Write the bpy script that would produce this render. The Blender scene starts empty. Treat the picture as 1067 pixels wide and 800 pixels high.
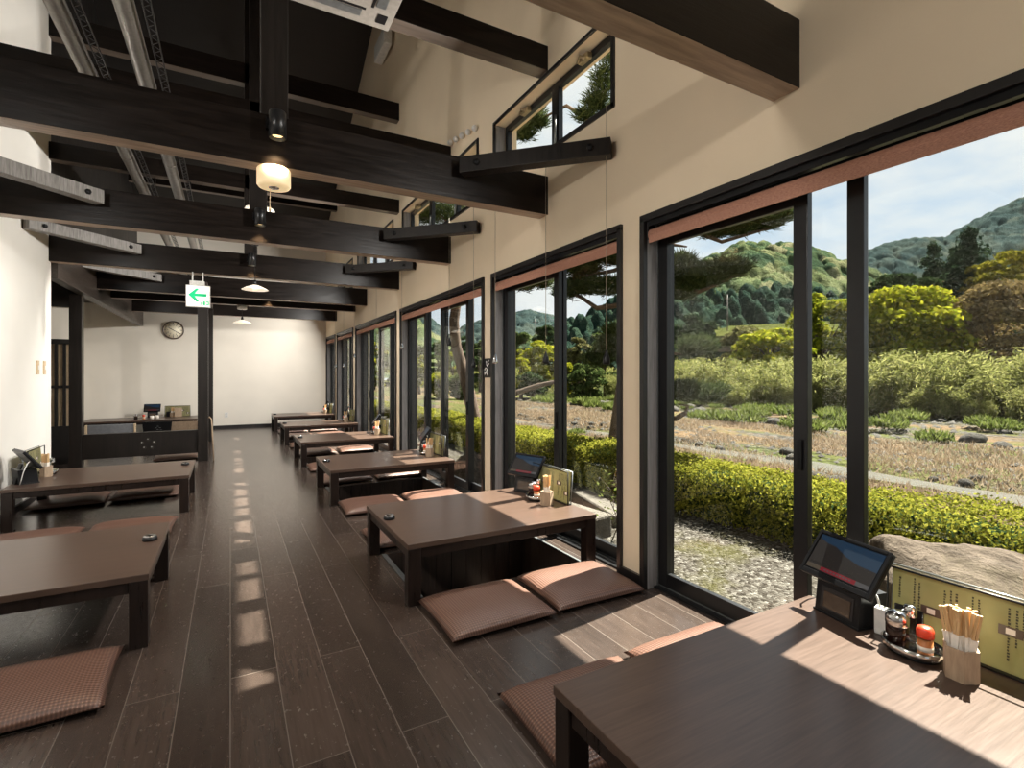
import bpy, bmesh, math, random
import numpy as np
from mathutils import Vector, Matrix, Euler
random.seed(7); RNG = np.random.default_rng(11)
PI = math.pi
SC = bpy.context.scene
COL = SC.collection
# ------------------------------------------------------------------ camera numbers
FPX = 532.6; CXP = 533.5; CYP = 390.0; CAMH = 1.3
YAW = math.atan(293.5/FPX); SY = math.sin(YAW); CY = math.cos(YAW)
def at(u, v, d):
    """world point seen at photo position (u,v) at depth d along the view"""
    t = (u-CXP)/FPX
    return Vector((d*(SY+t*CY), d*(CY-t*SY), CAMH+(CYP-v)/FPX*d))

# ------------------------------------------------------------------ materials
class NT:
    def __init__(s, name):
        s.m = bpy.data.materials.new(name); s.m.use_nodes = True
        s.t = s.m.node_tree; s.n = s.t.nodes; s.l = s.t.links
        s.n.clear(); s.out = s.n.new('ShaderNodeOutputMaterial')
    def add(s, typ, **kw):
        n = s.n.new(typ)
        for k, v in kw.items():
            if k.startswith('i_'):
                n.inputs[k[2:].replace('_', ' ')].default_value = v
            else: setattr(n, k, v)
        return n
    def link(s, a, b): s.l.new(a, b)
    def ramp(s, fac, stops, interp='LINEAR'):
        r = s.add('ShaderNodeValToRGB'); cr = r.color_ramp; cr.interpolation = interp
        while len(cr.elements) > 1: cr.elements.remove(cr.elements[-1])
        cr.elements[0].position = stops[0][0]; cr.elements[0].color = (*stops[0][1], 1)
        for p, c in stops[1:]:
            e = cr.elements.new(p); e.color = (*c, 1)
        s.link(fac, r.inputs[0]); return r.outputs[0]
    def bsdf(s, color=None, rough=.5, **kw):
        b = s.add('ShaderNodeBsdfPrincipled')
        if color is not None:
            if isinstance(color, (tuple, list)): b.inputs['Base Color'].default_value = (*color, 1)
            else: s.link(color, b.inputs['Base Color'])
        if isinstance(rough, (int, float)): b.inputs['Roughness'].default_value = rough
        else: s.link(rough, b.inputs['Roughness'])
        for k, v in kw.items(): b.inputs[k].default_value = v
        s.link(b.outputs[0], s.out.inputs[0]); return b
    def bump(s, b, h, strength=.2, dist=.01):
        n = s.add('ShaderNodeBump'); n.inputs['Strength'].default_value = strength; n.inputs['Distance'].default_value = dist
        s.link(h, n.inputs['Height']); s.link(n.outputs[0], b.inputs['Normal'])
    def coord(s, scale=(1, 1, 1), rot=(0, 0, 0), kind='Object', rnd=False):
        t = s.add('ShaderNodeTexCoord'); m = s.add('ShaderNodeMapping')
        m.inputs['Scale'].default_value = scale; m.inputs['Rotation'].default_value = rot
        src = t.outputs[kind]
        if rnd:
            oi = s.add('ShaderNodeObjectInfo'); vm = s.add('ShaderNodeVectorMath', operation='MULTIPLY_ADD')
            cx = s.add('ShaderNodeCombineXYZ')
            for k in range(3): s.link(oi.outputs['Random'], cx.inputs[k])
            vm.inputs[1].default_value = (37.3, 91.7, 53.1)
            s.link(cx.outputs[0], vm.inputs[0]); s.link(src, vm.inputs[2]); src = vm.outputs[0]
        s.link(src, m.inputs[0]); return m.outputs[0]
    def noise(s, vec, scale=5, detail=4, rough=.55):
        n = s.add('ShaderNodeTexNoise'); n.inputs['Scale'].default_value = scale
        n.inputs['Detail'].default_value = detail; n.inputs['Roughness'].default_value = rough
        if vec is not None: s.link(vec, n.inputs['Vector'])
        return n.outputs[0]
    def mix(s, fac, a, b, mode='MIX'):
        m = s.add('ShaderNodeMix', data_type='RGBA', blend_type=mode)
        for sock, val in ((m.inputs[0], fac), (m.inputs[6], a), (m.inputs[7], b)):
            if isinstance(val, (int, float)): sock.default_value = val
            elif isinstance(val, (tuple, list)): sock.default_value = (*val, 1)
            else: s.link(val, sock)
        return m.outputs[2]
    def math(s, op, a, b=None):
        m = s.add('ShaderNodeMath', operation=op)
        for i, val in enumerate((a, b)):
            if val is None: continue
            if isinstance(val, (int, float)): m.inputs[i].default_value = val
            else: s.link(val, m.inputs[i])
        return m.outputs[0]

def plain(name, color, rough=.5, metallic=0., **kw):
    t = NT(name)
    v = t.noise(t.coord(), 30, 3)
    c = t.ramp(v, [(.3, tuple(x*.88 for x in color)), (.7, tuple(min(1, x*1.1) for x in color))])
    b = t.bsdf(c, rough, Metallic=metallic, **kw); return t.m
def plaster(name, color, bump=.25):
    t = NT(name); v = t.coord()
    n = t.noise(v, 1.3, 3); c = t.ramp(n, [(.3, tuple(x*.95 for x in color)), (.7, tuple(min(1, x*1.03) for x in color))])
    b = t.bsdf(c, .85); w = t.noise(v, 120, 4, .7); t.bump(b, w, bump, .004); return t.m
def wood(name, c1, c2, scale, rough=.4, bump=.15, coat=0., nscale=3.0, rv=.22, **kw):
    t = NT(name); v = t.coord(scale, rnd=True)
    n = t.noise(v, nscale, 8, .65); n2 = t.noise(t.coord(tuple(x*.25 for x in scale), rnd=True), nscale, 3)
    f = t.math('ADD', t.math('MULTIPLY', n, .7), t.math('MULTIPLY', n2, .3))
    c = t.ramp(f, [(.34, c1), (.5, tuple((a+b)/2 for a, b in zip(c1, c2))), (.66, c2)])
    r = t.ramp(n, [(.3, (rough*(1-rv),)*3), (.7, (rough*(1+rv),)*3)])
    b = t.bsdf(c, r, **kw)
    if coat: b.inputs['Coat Weight'].default_value = coat; b.inputs['Coat Roughness'].default_value = .15
    t.bump(b, n, bump, .004); return t.m

M = {}
M['cream'] = plaster('cream_plaster', (.82, .675, .49))
M['backwall'] = plaster('pale_plaster', (.80, .745, .655))
M['leftwall'] = plaster('white_plaster', (.86, .83, .77))
M['ceiling'] = wood('ceiling_board', (.006, .0045, .0034), (.012, .009, .007), (1.5, 30, 1), .5, .1)
M['beamx'] = wood('beam_wood_across', (.0042, .0029, .0023), (.0135, .009, .007), (1.2, 14, 14), .36, .35, **{'Specular IOR Level': .2})
M['collar'] = None
M['underx'] = wood('bounce_lit_underside_across', (.24, .172, .124), (.52, .39, .29), (1.0, 12, 12), .38, .25)  # light bounced off the floor is put into this paler underside colour
M['undery'] = wood('bounce_lit_underside_along', (.12, .085, .062), (.27, .20, .15), (12, 1.0, 12), .38, .25)  # same painted bounce light, darker, grain running along
M['beamy'] = wood('beam_wood_along', (.022, .016, .013), (.065, .049, .039), (14, 1.2, 14), .4, .35)
M['post'] = wood('post_wood', (.006, .0045, .0036), (.014, .010, .008), (16, 16, 1.2), .4, .3, **{'Specular IOR Level': .3})
M['collar'] = M['beamx']
M['greywood'] = wood('grey_brace', (.13, .12, .11), (.34, .32, .30), (30, 30, 2.5), .55, .3)  # grey, paler than the wood of the right-hand braces
M['reveal'] = wood('grey_jamb', (.16, .155, .155), (.30, .29, .29), (18, 18, 1.5), .45, .2)
M['tabletop'] = wood('walnut_tabletop', (.051, .031, .022), (.083, .051, .037), (2.5, 60, 8), .30, .01, nscale=2.2, rv=.06, **{'Specular IOR Level': .5})
M['tableleg'] = wood('dark_table_wood', (.008, .005, .004), (.018, .011, .0085), (16, 16, 1.6), .32, .15, **{'Specular IOR Level': .3})
M['pit'] = wood('pit_board', (.030, .021, .017), (.075, .052, .041), (14, 14, 1.2), .4, .2)
M['trim'] = plain('black_trim', (.010, .0085, .0085), .38)
M['alu'] = plain('black_aluminium', (.010, .010, .011), .32, .2)
M['alug'] = plain('grey_aluminium', (.20, .21, .21), .35, .6)
M['steel'] = plain('chrome', (.62, .62, .62), .12, 1.)
M['duct'] = plain('duct_metal', (.30, .28, .255), .4, .85)
M['plastic'] = plain('black_plastic', (.007, .007, .008), .34, **{'Specular IOR Level': .3})
M['plasticw'] = plain('white_plastic', (.72, .71, .68), .4)
M['acpanel'] = plain('ac_panel', (.30, .27, .235), .45)
M['slat'] = plain('wood_plate', (.62, .47, .30), .5)
M['paper'] = plain('paper_sleeve', (.82, .76, .68), .7)
M['stick'] = wood('chopstick_wood', (.55, .34, .15), (.74, .50, .26), (40, 40, 4), .55, .1)
M['holder'] = wood('holder_wood', (.30, .21, .14), (.46, .34, .23), (30, 30, 5), .6, .2)
M['red'] = plain('red_lid', (.72, .055, .02), .35)
M['soy'] = plain('soy_sauce', (.016, .006, .004), .08)
M['spice'] = plain('chilli_powder', (.48, .17, .05), .5)
M['cord'] = plain('cord_thread', (.34, .28, .21), .6)
M['cable'] = plain('white_cable', (.66, .65, .62), .4)
M['bronze'] = plain('bronze_latch', (.35, .27, .16), .4, .7)
M['concrete'] = plain('sill_stone', (.11, .085, .07), .45)
M['label'] = plain('label_ink', (.05, .045, .03), .7)
M['green'] = plain('sign_green', (.0, .42, .15), .4)
M['dockwin'] = plain('dock_window', (.085, .058, .04), .15)
M['clockface'] = plain('clock_face', (0.9, 0.825, 0.65), .5)
M['clockrim'] = plain('clock_rim', (.09, .06, .045), .35)
M['greycloth'] = plain('grey_upholstery', (.16, .165, .175), .8)

def m_floor():
    t = NT('floor_planks'); v = t.coord((1, 1, 1), (0, 0, PI/2))
    br = t.add('ShaderNodeTexBrick'); br.offset = .37; br.offset_frequency = 2
    br.inputs['Scale'].default_value = 1; br.inputs['Brick Width'].default_value = 1.82; br.inputs['Row Height'].default_value = .182
    br.inputs['Mortar Size'].default_value = .0018; br.inputs['Mortar Smooth'].default_value = .1; br.inputs['Bias'].default_value = 0
    br.inputs['Color1'].default_value = (0, 0, 0, 1); br.inputs['Color2'].default_value = (1, 1, 1, 1); br.inputs['Mortar'].default_value = (.5, .5, .5, 1)
    t.link(v, br.inputs['Vector'])
    g = t.noise(t.coord((22, 1.4, 1)), 2.6, 8, .65); g2 = t.noise(t.coord((2.2, .8, 1)), 2, 3)
    f = t.math('ADD', t.math('MULTIPLY', g, .55), t.math('MULTIPLY', g2, .25))
    bw = t.add('ShaderNodeRGBToBW'); t.link(br.outputs['Color'], bw.inputs[0])
    f = t.math('ADD', f, t.math('MULTIPLY', bw.outputs[0], .22))
    c = t.ramp(f, [(.32, (0.02209, 0.01572, 0.01274)), (.52, (0.04078, 0.02889, 0.02336)), (.75, (0.06627, 0.04758, 0.03823))])
    c = t.mix(br.outputs['Fac'], c, (.12, .10, .085))
    sc = t.noise(t.coord((9, 5, 1)), 5, 6, .7)
    r = t.ramp(sc, [(.3, (.16,)*3), (.7, (.30,)*3)])
    b = t.bsdf(c, r); b.inputs['Specular IOR Level'].default_value = .5
    h = t.math('SUBTRACT', t.math('MULTIPLY', g, .25), br.outputs['Fac']); t.bump(b, h, .05, .004)
    return t.m
M['floor'] = m_floor()

def m_weave():
    t = NT('woven_leatherette'); v = t.coord((1, 1, 1), rnd=False)
    sp = t.add('ShaderNodeSeparateXYZ'); t.link(v, sp.inputs[0])
    k = 2*PI/.019
    a = t.math('SINE', t.math('MULTIPLY', t.math('ADD', sp.outputs[0], sp.outputs[1]), k*.7071))
    b_ = t.math('SINE', t.math('MULTIPLY', t.math('SUBTRACT', sp.outputs[0], sp.outputs[1]), k*.7071))
    h = t.math('MULTIPLY', a, b_); h = t.math('ADD', t.math('MULTIPLY', h, .5), .5)
    c = t.ramp(h, [(.0, (0.04104, 0.01995, 0.01425)), (.35, (0.0912, 0.04446, 0.03078)), (.80, (0.1231, 0.06156, 0.04218)), (.97, (0.228, 0.1368, 0.09804))])
    b = t.bsdf(c, .38); t.bump(b, h, .55, .004); return t.m
M['weave'] = m_weave()

def m_blind():
    t = NT('blind_fabric'); v = t.coord((1, 1, 1))
    n = t.noise(t.coord((140, 30, 140)), 3, 4, .6)
    c = t.ramp(n, [(.3, (.30, .13, .085)), (.7, (.56, .29, .20))])
    b = t.bsdf(c, .75); t.bump(b, n, .3, .002); return t.m
M['blind'] = m_blind()

def m_glass(name='pane_glass', tint=(.95, .975, .965)):
    t = NT(name)
    tr = t.add('ShaderNodeBsdfTransparent'); tr.inputs[0].default_value = (*tint, 1)
    gl = t.add('ShaderNodeBsdfGlossy'); gl.inputs['Roughness'].default_value = .02; gl.inputs[0].default_value = (1, 1, 1, 1)
    lw = t.add('ShaderNodeLayerWeight'); lw.inputs[0].default_value = .5
    fr = t.math('ADD', t.math('MULTIPLY', t.math('POWER', lw.outputs['Facing'], 5.0), .7), .022)
    mx = t.add('ShaderNodeMixShader'); t.link(fr, mx.inputs[0]); t.link(tr.outputs[0], mx.inputs[1]); t.link(gl.outputs[0], mx.inputs[2])
    t.link(mx.outputs[0], t.out.inputs[0]); return t.m
M['glass'] = m_glass()
M['bottle'] = m_glass('bottle_glass', (.88, .90, .88))

def m_emit(name, color, strength, base=(.8, .8, .8)):
    t = NT(name); b = t.bsdf(base, .4); b.inputs['Emission Color'].default_value = (*color, 1); b.inputs['Emission Strength'].default_value = strength; return t.m
M['lamp'] = m_emit('lamp_glow', (1, .70, .36), .55, (.75, .66, .48))
M['lampw'] = m_emit('lamp_shade_glow', (1, .86, .66), .75, (.85, .82, .75))
M['bulb'] = m_emit('bulb_glow', (1, .66, .30), 2.2)
M['signw'] = m_emit('sign_panel_glow', (1, .97, .90), .55, (.85, .85, .82))
M['signg'] = m_emit('sign_green_glow', (.0, .55, .2), .45, (0, .5, .2))
M['scr_sky'] = m_emit('screen_blue', (.02, .13, .30), .13, (.004, .008, .014))
M['scr_dark'] = m_emit('screen_dark', (.03, .022, .02), .2, (.005, .004, .004))
M['scr_tan'] = m_emit('screen_tan', (.30, .20, .10), .12, (.01, .01, .01))
M['scr_red'] = m_emit('screen_red', (.60, .03, .06), .22, (.02, .0, .0))
M['scr_grey'] = m_emit('screen_grey', (.35, .33, .34), .14, (.01, .01, .01))

def m_menu():
    t = NT('menu_paper'); n = t.noise(t.coord(), 6, 3)
    c = t.ramp(n, [(.3, (0.3168, 0.2992, 0.1496)), (.7, (0.4048, 0.3784, 0.2112))])
    d = t.add('ShaderNodeBsdfDiffuse'); tl = t.add('ShaderNodeBsdfTranslucent')
    t.link(c, d.inputs[0]); t.link(c, tl.inputs[0]); mx = t.add('ShaderNodeMixShader'); mx.inputs[0].default_value = .35
    t.link(d.outputs[0], mx.inputs[1]); t.link(tl.outputs[0], mx.inputs[2]); t.link(mx.outputs[0], t.out.inputs[0]); return t.m
M['menu'] = m_menu()

def leafmat(name, stops, trans=.35, rough=.6):
    t = NT(name); g = t.add('ShaderNodeNewGeometry')
    oi = t.add('ShaderNodeObjectInfo')
    f = t.math('ADD', t.math('MULTIPLY', g.outputs['Random Per Island'], .82), t.math('MULTIPLY', oi.outputs['Random'], .18))
    c = t.ramp(f, stops)
    d = t.add('ShaderNodeBsdfDiffuse'); tl = t.add('ShaderNodeBsdfTranslucent')
    t.link(c, d.inputs[0]); t.link(c, tl.inputs[0]); mx = t.add('ShaderNodeMixShader'); mx.inputs[0].default_value = trans
    t.link(d.outputs[0], mx.inputs[1]); t.link(tl.outputs[0], mx.inputs[2]); t.link(mx.outputs[0], t.out.inputs[0]); return t.m
K = .29     # outdoor reflectance scale
def ks(*stops): return [(p, tuple(x*K for x in c)) for p, c in stops]
M['hedge'] = leafmat('hedge_leaf', ks((0, (.20, .24, .035)), (.5, (.58, .58, .075)), (1, (.95, .88, .15))), .45)
M['lime'] = leafmat('lime_leaf', ks((0, (0.224, 0.2912, 0.0224)), (.5, (0.5824, 0.6272, 0.0448)), (1, (0.952, 0.8736, 0.0784))), .4)
M['goldleaf'] = leafmat('gold_leaf', ks((0, (0.207, 0.207, 0.023)), (.5, (0.483, 0.437, 0.046)), (1, (0.759, 0.6325, 0.092))), .4)
M['brownleaf'] = leafmat('bronze_leaf', ks((0, (0.2025, 0.1435, 0.05906)), (.5, (0.4219, 0.3037, 0.1266)), (1, (0.7087, 0.5231, 0.2194))), .3)
M['darkleaf'] = leafmat('dark_leaf', ks((0, (0.03, 0.06, 0.027)), (.5, (0.075, 0.1276, 0.045)), (1, (0.165, 0.225, 0.09))), .2)
M['midleaf'] = leafmat('mid_leaf', ks((0, (0.075, 0.125, 0.0375)), (.5, (0.175, 0.25, 0.075)), (1, (0.35, 0.425, 0.1375))), .3)
M['olive'] = leafmat('olive_leaf', ks((0, (0.156, 0.168, 0.06)), (.5, (0.336, 0.324, 0.12)), (1, (0.528, 0.48, 0.216))), .3)
M['bamboo'] = leafmat('bamboo_leaf', ks((0, (0.275, 0.3125, 0.0875)), (.5, (0.575, 0.6, 0.1875)), (1, (0.925, 0.875, 0.35))), .4)
M['conifer'] = leafmat('conifer_leaf', ks((0, (0.026, 0.0585, 0.0325)), (.5, (0.065, 0.117, 0.0585)), (1, (0.143, 0.208, 0.104))), .15)
M['pine'] = leafmat('pine_needles', ks((0, (.06, .10, .04)), (.5, (.15, .21, .08)), (1, (.30, .35, .13))), .25)
M['drygrass'] = leafmat('dry_grass_blade', ks((0, (.52, .36, .22)), (.5, (.82, .61, .41)), (1, (1.0, .85, .64))), .3)
M['weed'] = leafmat('weed_blade', ks((0, (.16, .22, .05)), (.5, (.34, .42, .10)), (1, (.54, .58, .22))), .35)
def m_bark(name, c1, c2):
    t = NT(name); v = t.coord((6, 6, 1.2)); n = t.noise(v, 5, 6, .7)
    b = t.bsdf(t.ramp(n, [(.3, c1), (.7, c2)]), .9, **{'Specular IOR Level': .05}); t.bump(b, n, .8, .03); return t.m
M['bark'] = m_bark('bark', (.035, .025, .018), (.11, .085, .06))
M['pinebark'] = m_bark('pine_bark', (.045, .034, .028), (.15, .11, .085))

def m_gravel():
    t = NT('gravel'); v = t.coord((1, 1, 1))
    vo = t.add('ShaderNodeTexVoronoi'); vo.inputs['Scale'].default_value = 38; t.link(v, vo.inputs['Vector'])
    bw = t.add('ShaderNodeSeparateColor'); t.link(vo.outputs['Color'], bw.inputs[0])
    c = t.ramp(bw.outputs[0], [(0, (0.0155, 0.01318, 0.01007)), (.4, (0.04805, 0.04262, 0.03565)), (.8, (0.08138, 0.0744, 0.06432)), (1, (0.1395, 0.1303, 0.1162))])
    g = t.noise(v, 1.6, 5, .6)
    c = t.mix(t.ramp(g, [(.52, (0, 0, 0)), (.66, (.6, .6, .6))]), c, (.045, .043, .012))
    b = t.bsdf(c, .9, **{'Specular IOR Level': .02}); h = t.math('SUBTRACT', 1.0, vo.outputs['Distance']); t.bump(b, h, 1.0, .02); return t.m
M['gravel'] = m_gravel()
def m_river():
    t = NT('riverbed'); v = t.coord((1, 1, 1))
    vo = t.add('ShaderNodeTexVoronoi'); vo.inputs['Scale'].default_value = 4.2; t.link(v, vo.inputs['Vector'])
    bw = t.add('ShaderNodeSeparateColor'); t.link(vo.outputs['Color'], bw.inputs[0])
    st = t.ramp(bw.outputs[0], [(0, (0.02228, 0.02025, 0.01823)), (.5, (0.04253, 0.03848, 0.03341)), (1, (0.07898, 0.0729, 0.06277))])
    n = t.noise(t.coord((1, .3, 1)), .55, 5, .6)
    c = t.mix(t.ramp(n, [(.46, (0, 0, 0)), (.58, (1, 1, 1))]), (.092, .062, .036), st)
    n2 = t.noise(t.coord((1, .35, 1)), .33, 4, .6)
    c = t.mix(t.ramp(n2, [(.48, (0, 0, 0)), (.58, (.85, .85, .85))]), c, (.045, .053, .015))
    sp = t.add('ShaderNodeSeparateXYZ'); t.link(v, sp.inputs[0])
    c = t.mix(t.ramp(t.math('MULTIPLY', t.math('SUBTRACT', sp.outputs[0], 33.0), .2), [(0, (0, 0, 0)), (1, (1, 1, 1))]), c, (.03, .037, .012))
    b = t.bsdf(c, .9, **{'Specular IOR Level': .02}); h = t.math('SUBTRACT', 1.0, vo.outputs['Distance']); t.bump(b, h, 1.0, .12); return t.m
M['river'] = m_river()
def m_stone(name, c1, c2, sc=6):
    t = NT(name); v = t.coord((1, 1, 1), rnd=True); n = t.noise(v, sc, 8, .65)
    b = t.bsdf(t.ramp(n, [(.3, c1), (.5, tuple((a+b_)/2 for a, b_ in zip(c1, c2))), (.72, c2)]), .9, **{'Specular IOR Level': .02}); t.bump(b, n, 1.0, .09); return t.m
M['boulder'] = m_stone('boulder_stone', (0.04032, 0.0315, 0.0247), (0.1411, 0.1134, 0.09072), 4.5)
M['stone'] = m_stone('river_stone', (0.03, 0.028, 0.026), (0.085, 0.079, 0.07), 3)
M['slab'] = m_stone('pale_slab', (0.0816, 0.07344, 0.06256), (0.1428, 0.1292, 0.1129), 4)
def m_water():
    t = NT('creek_water'); n = t.noise(t.coord((1, .5, 1)), 6, 4)
    b = t.bsdf((.09, .085, .075), .12); t.bump(b, n, .5, .05); return t.m
M['water'] = m_water()
def m_forest(name, stops, sc=.16):
    t = NT(name); v = t.coord((1, 1, 1))
    vo = t.add('ShaderNodeTexVoronoi'); vo.inputs['Scale'].default_value = sc; t.link(v, vo.inputs['Vector'])
    s = t.add('ShaderNodeSeparateColor'); t.link(vo.outputs['Color'], s.inputs[0])
    n = t.noise(v, .035, 3); n2 = t.noise(v, 1.1, 5, .7)
    f = t.math('ADD', t.math('ADD', t.math('MULTIPLY', s.outputs[0], .40), t.math('MULTIPLY', n, .45)), t.math('MULTIPLY', n2, .35))
    c = t.ramp(t.math('SUBTRACT', f, .12), stops); b = t.bsdf(c, .9); b.inputs['Specular IOR Level'].default_value = .0
    t.bump(b, n2, 1.0, 1.5); return t.m
M['forest'] = m_forest('mixed_forest', ks((.2, (0.06277, 0.1151, 0.07324)), (.42, (0.1465, 0.2198, 0.1151)), (.58, (0.3139, 0.3662, 0.1674)), (.74, (0.5231, 0.4918, 0.293))))
M['cedar'] = m_forest('cedar_forest', ks((.2, (0.039, 0.0806, 0.065)), (.5, (0.078, 0.1365, 0.0975)), (.8, (0.156, 0.221, 0.13))), .3)
M['hazehill'] = m_forest('haze_tinted_forest', ks((.2, (0.06188, 0.1047, 0.1095)), (.5, (0.1047, 0.1523, 0.1428)), (.8, (0.1999, 0.2285, 0.1809))), .08)  # distance haze put into the forest colour as blue-green
M['field'] = m_forest('grass_field', ks((.2, (0.143, 0.165, 0.0495)), (.5, (0.198, 0.22, 0.066)), (.8, (0.275, 0.275, 0.099))), .5)
M['earth'] = m_stone('earth_bank', (.05, .04, .03), (.12, .095, .07), 1)

# ------------------------------------------------------------------ mesh helpers
class B:
    """collects shapes into one mesh (several materials allowed)"""
    def __init__(s): s.bm = bmesh.new(); s.mats = []
    def mi(s, m):
        if m is None: return 0
        if m not in s.mats: s.mats.append(m)
        return s.mats.index(m)
    def _new(s, before, m, smooth=False):
        i = s.mi(m)
        for f in s.bm.faces:
            if f.index == -1 or f not in before: pass
        return i
    def box(s, lo, hi, m=None, bev=0, seg=2, mat4=None, smooth=False):
        lo = Vector(lo); hi = Vector(hi); b2 = bmesh.new()
        bmesh.ops.create_cube(b2, size=1)
        for v in b2.verts: v.co = Vector([(lo[k]+hi[k])/2 + v.co[k]*(hi[k]-lo[k]) for k in range(3)])
        if bev: bmesh.ops.bevel(b2, geom=b2.edges[:], offset=bev, segments=seg, affect='EDGES', profile=.6)
        return s.merge(b2, m, mat4, smooth)
    def merge(s, b2, m, mat4=None, smooth=False):
        if mat4 is not None: b2.transform(mat4)
        i = s.mi(m); mp = {}
        for v in b2.verts: mp[v] = s.bm.verts.new(v.co)
        for f in b2.faces:
            try: g = s.bm.faces.new([mp[v] for v in f.verts])
            except ValueError: continue
            g.material_index = i; g.smooth = smooth
        b2.free(); return s
    def poly(s, pts, m=None, smooth=False):
        f = s.bm.faces.new([s.bm.verts.new(Vector(p)) for p in pts]); f.material_index = s.mi(m); f.smooth = smooth; return s
    def prism(s, pts, off, m=None):
        """closed prism: polygon pts (3d) pushed by the vector off"""
        i = s.mi(m); off = Vector(off)
        a = [s.bm.verts.new(Vector(p)) for p in pts]; b = [s.bm.verts.new(Vector(p)+off) for p in pts]; n = len(a)
        fs = [s.bm.faces.new(a[::-1]), s.bm.faces.new(b)] + [s.bm.faces.new((a[k], a[(k+1) % n], b[(k+1) % n], b[k])) for k in range(n)]
        for f in fs: f.material_index = i
        return s
    def lathe(s, prof, m=None, n=24, center=(0, 0, 0), mat4=None, smooth=True, sx=1, sy=1):
        b2 = bmesh.new(); rings = []
        for r, z in prof:
            if r < 1e-6: rings.append([b2.verts.new((0, 0, z))])
            else: rings.append([b2.verts.new((r*sx*math.cos(2*PI*k/n), r*sy*math.sin(2*PI*k/n), z)) for k in range(n)])
        for a, b in zip(rings, rings[1:]):
            for k in range(n):
                k2 = (k+1) % n
                if len(a) == 1 and len(b) == 1: continue
                if len(a) == 1: b2.faces.new((a[0], b[k2], b[k]))
                elif len(b) == 1: b2.faces.new((a[k], a[k2], b[0]))
                else: b2.faces.new((a[k], a[k2], b[k2], b[k]))
        mm = Matrix.Translation(center)
        if mat4 is not None: mm = mm @ mat4
        return s.merge(b2, m, mm, smooth)
    def tube(s, pts, r, m=None, n=8, cap=True, smooth=True):
        pts = [Vector(p) for p in pts]; N = len(pts)
        rad = r if isinstance(r, (list, tuple)) else [r]*N
        i = s.mi(m); rings = []; up = Vector((0, 0, 1)); prev = None
        for k in range(N):
            t = (pts[min(k+1, N-1)]-pts[max(k-1, 0)])
            if t.length < 1e-9: t = Vector((0, 0, 1))
            t.normalize()
            if prev is None:
                a = t.cross(up)
                if a.length < 1e-3: a = t.cross(Vector((1, 0, 0)))
            else: a = prev - t*prev.dot(t)
            if a.length < 1e-6: a = t.orthogonal()
            a.normalize(); prev = a; b = t.cross(a)
            rings.append([s.bm.verts.new(pts[k]+(a*math.cos(2*PI*q/n)+b*math.sin(2*PI*q/n))*rad[k]) for q in range(n)])
        for a, b in zip(rings, rings[1:]):
            for q in range(n):
                f = s.bm.faces.new((a[q], a[(q+1) % n], b[(q+1) % n], b[q])); f.material_index = i; f.smooth = smooth
        if cap:
            f = s.bm.faces.new(rings[0][::-1]); f.material_index = i
            f = s.bm.faces.new(rings[-1]); f.material_index = i
        return s
    def sphere(s, c, r, m=None, sub=2, scale=(1, 1, 1)):
        b2 = bmesh.new(); bmesh.ops.create_icosphere(b2, subdivisions=sub, radius=r)
        return s.merge(b2, m, Matrix.Translation(c) @ Matrix.Diagonal((*scale, 1)), True)
    def mesh(s, name):
        bmesh.ops.recalc_face_normals(s.bm, faces=s.bm.faces[:])
        me = bpy.data.meshes.new(name); s.bm.to_mesh(me); s.bm.free()
        for m in s.mats: me.materials.append(m)
        return me
def link(o, parent=None):
    COL.objects.link(o)
    if parent is not None: o.parent = parent
    return o
def obj(name, b, parent=None, loc=None, rot=None):
    me = b.mesh(name) if isinstance(b, B) else b
    o = bpy.data.objects.new(name, me)
    if loc is not None: o.location = loc
    if rot is not None: o.rotation_euler = rot
    return link(o, parent)
def tag(o, label=None, cat=None, group=None, kind=None):
    if label: o['label'] = label
    if cat: o['category'] = cat
    if group: o['group'] = group
    if kind: o['kind'] = kind
    return o
def thing(name, label, cat, loc=(0, 0, 0), rz=0, group=None):
    o = bpy.data.objects.new(name, None); o.empty_display_size = .1
    o.location = loc; o.rotation_euler = (0, 0, rz); link(o); return tag(o, label, cat, group)
def struct(name, b):
    o = obj(name, b); o['kind'] = 'structure'; return o
def sroot(name, loc=(0, 0, 0)):
    o = bpy.data.objects.new(name, None); o.location = loc; link(o); o['kind'] = 'structure'; return o
def dup(o, loc=None, rz=None, label=None, group=None, parent=None, scale=None):
    c = o.copy(); COL.objects.link(c)
    if parent is not None: c.parent = parent
    if loc is not None: c.location = loc
    if rz is not None: c.rotation_euler = (0, 0, rz)
    if scale is not None: c.scale = scale
    if label: c['label'] = label
    if group: c['group'] = group
    for ch in [x for x in o.children]:
        dup(ch, parent=c)
    return c
def nmesh(name, V, Fq, mat, smooth=False):
    """mesh from numpy arrays of vertices and quads/tris"""
    V = np.asarray(V, np.float32); Fq = np.asarray(Fq, np.int32); k = Fq.shape[1]; n = len(Fq)
    me = bpy.data.meshes.new(name)
    me.vertices.add(len(V)); me.vertices.foreach_set('co', V.ravel())
    me.loops.add(n*k); me.loops.foreach_set('vertex_index', Fq.ravel())
    me.polygons.add(n); me.polygons.foreach_set('loop_start', np.arange(0, n*k, k, dtype=np.int32))
    if smooth: me.polygons.foreach_set('use_smooth', np.ones(n, bool))
    me.materials.append(mat); me.update(calc_edges=True); return me
def quads(P, A, Bv):
    """leaf quads (rhombus-ish) centred at P with half axes A (length) and Bv (width)"""
    n = len(P); V = np.empty((n, 4, 3)); V[:, 0] = P-A; V[:, 1] = P+Bv; V[:, 2] = P+A; V[:, 3] = P-Bv
    return V.reshape(-1, 3), np.arange(n*4).reshape(n, 4)
def rdir(n):
    d = RNG.normal(size=(n, 3)); return d/np.linalg.norm(d, axis=1, keepdims=True)
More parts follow.
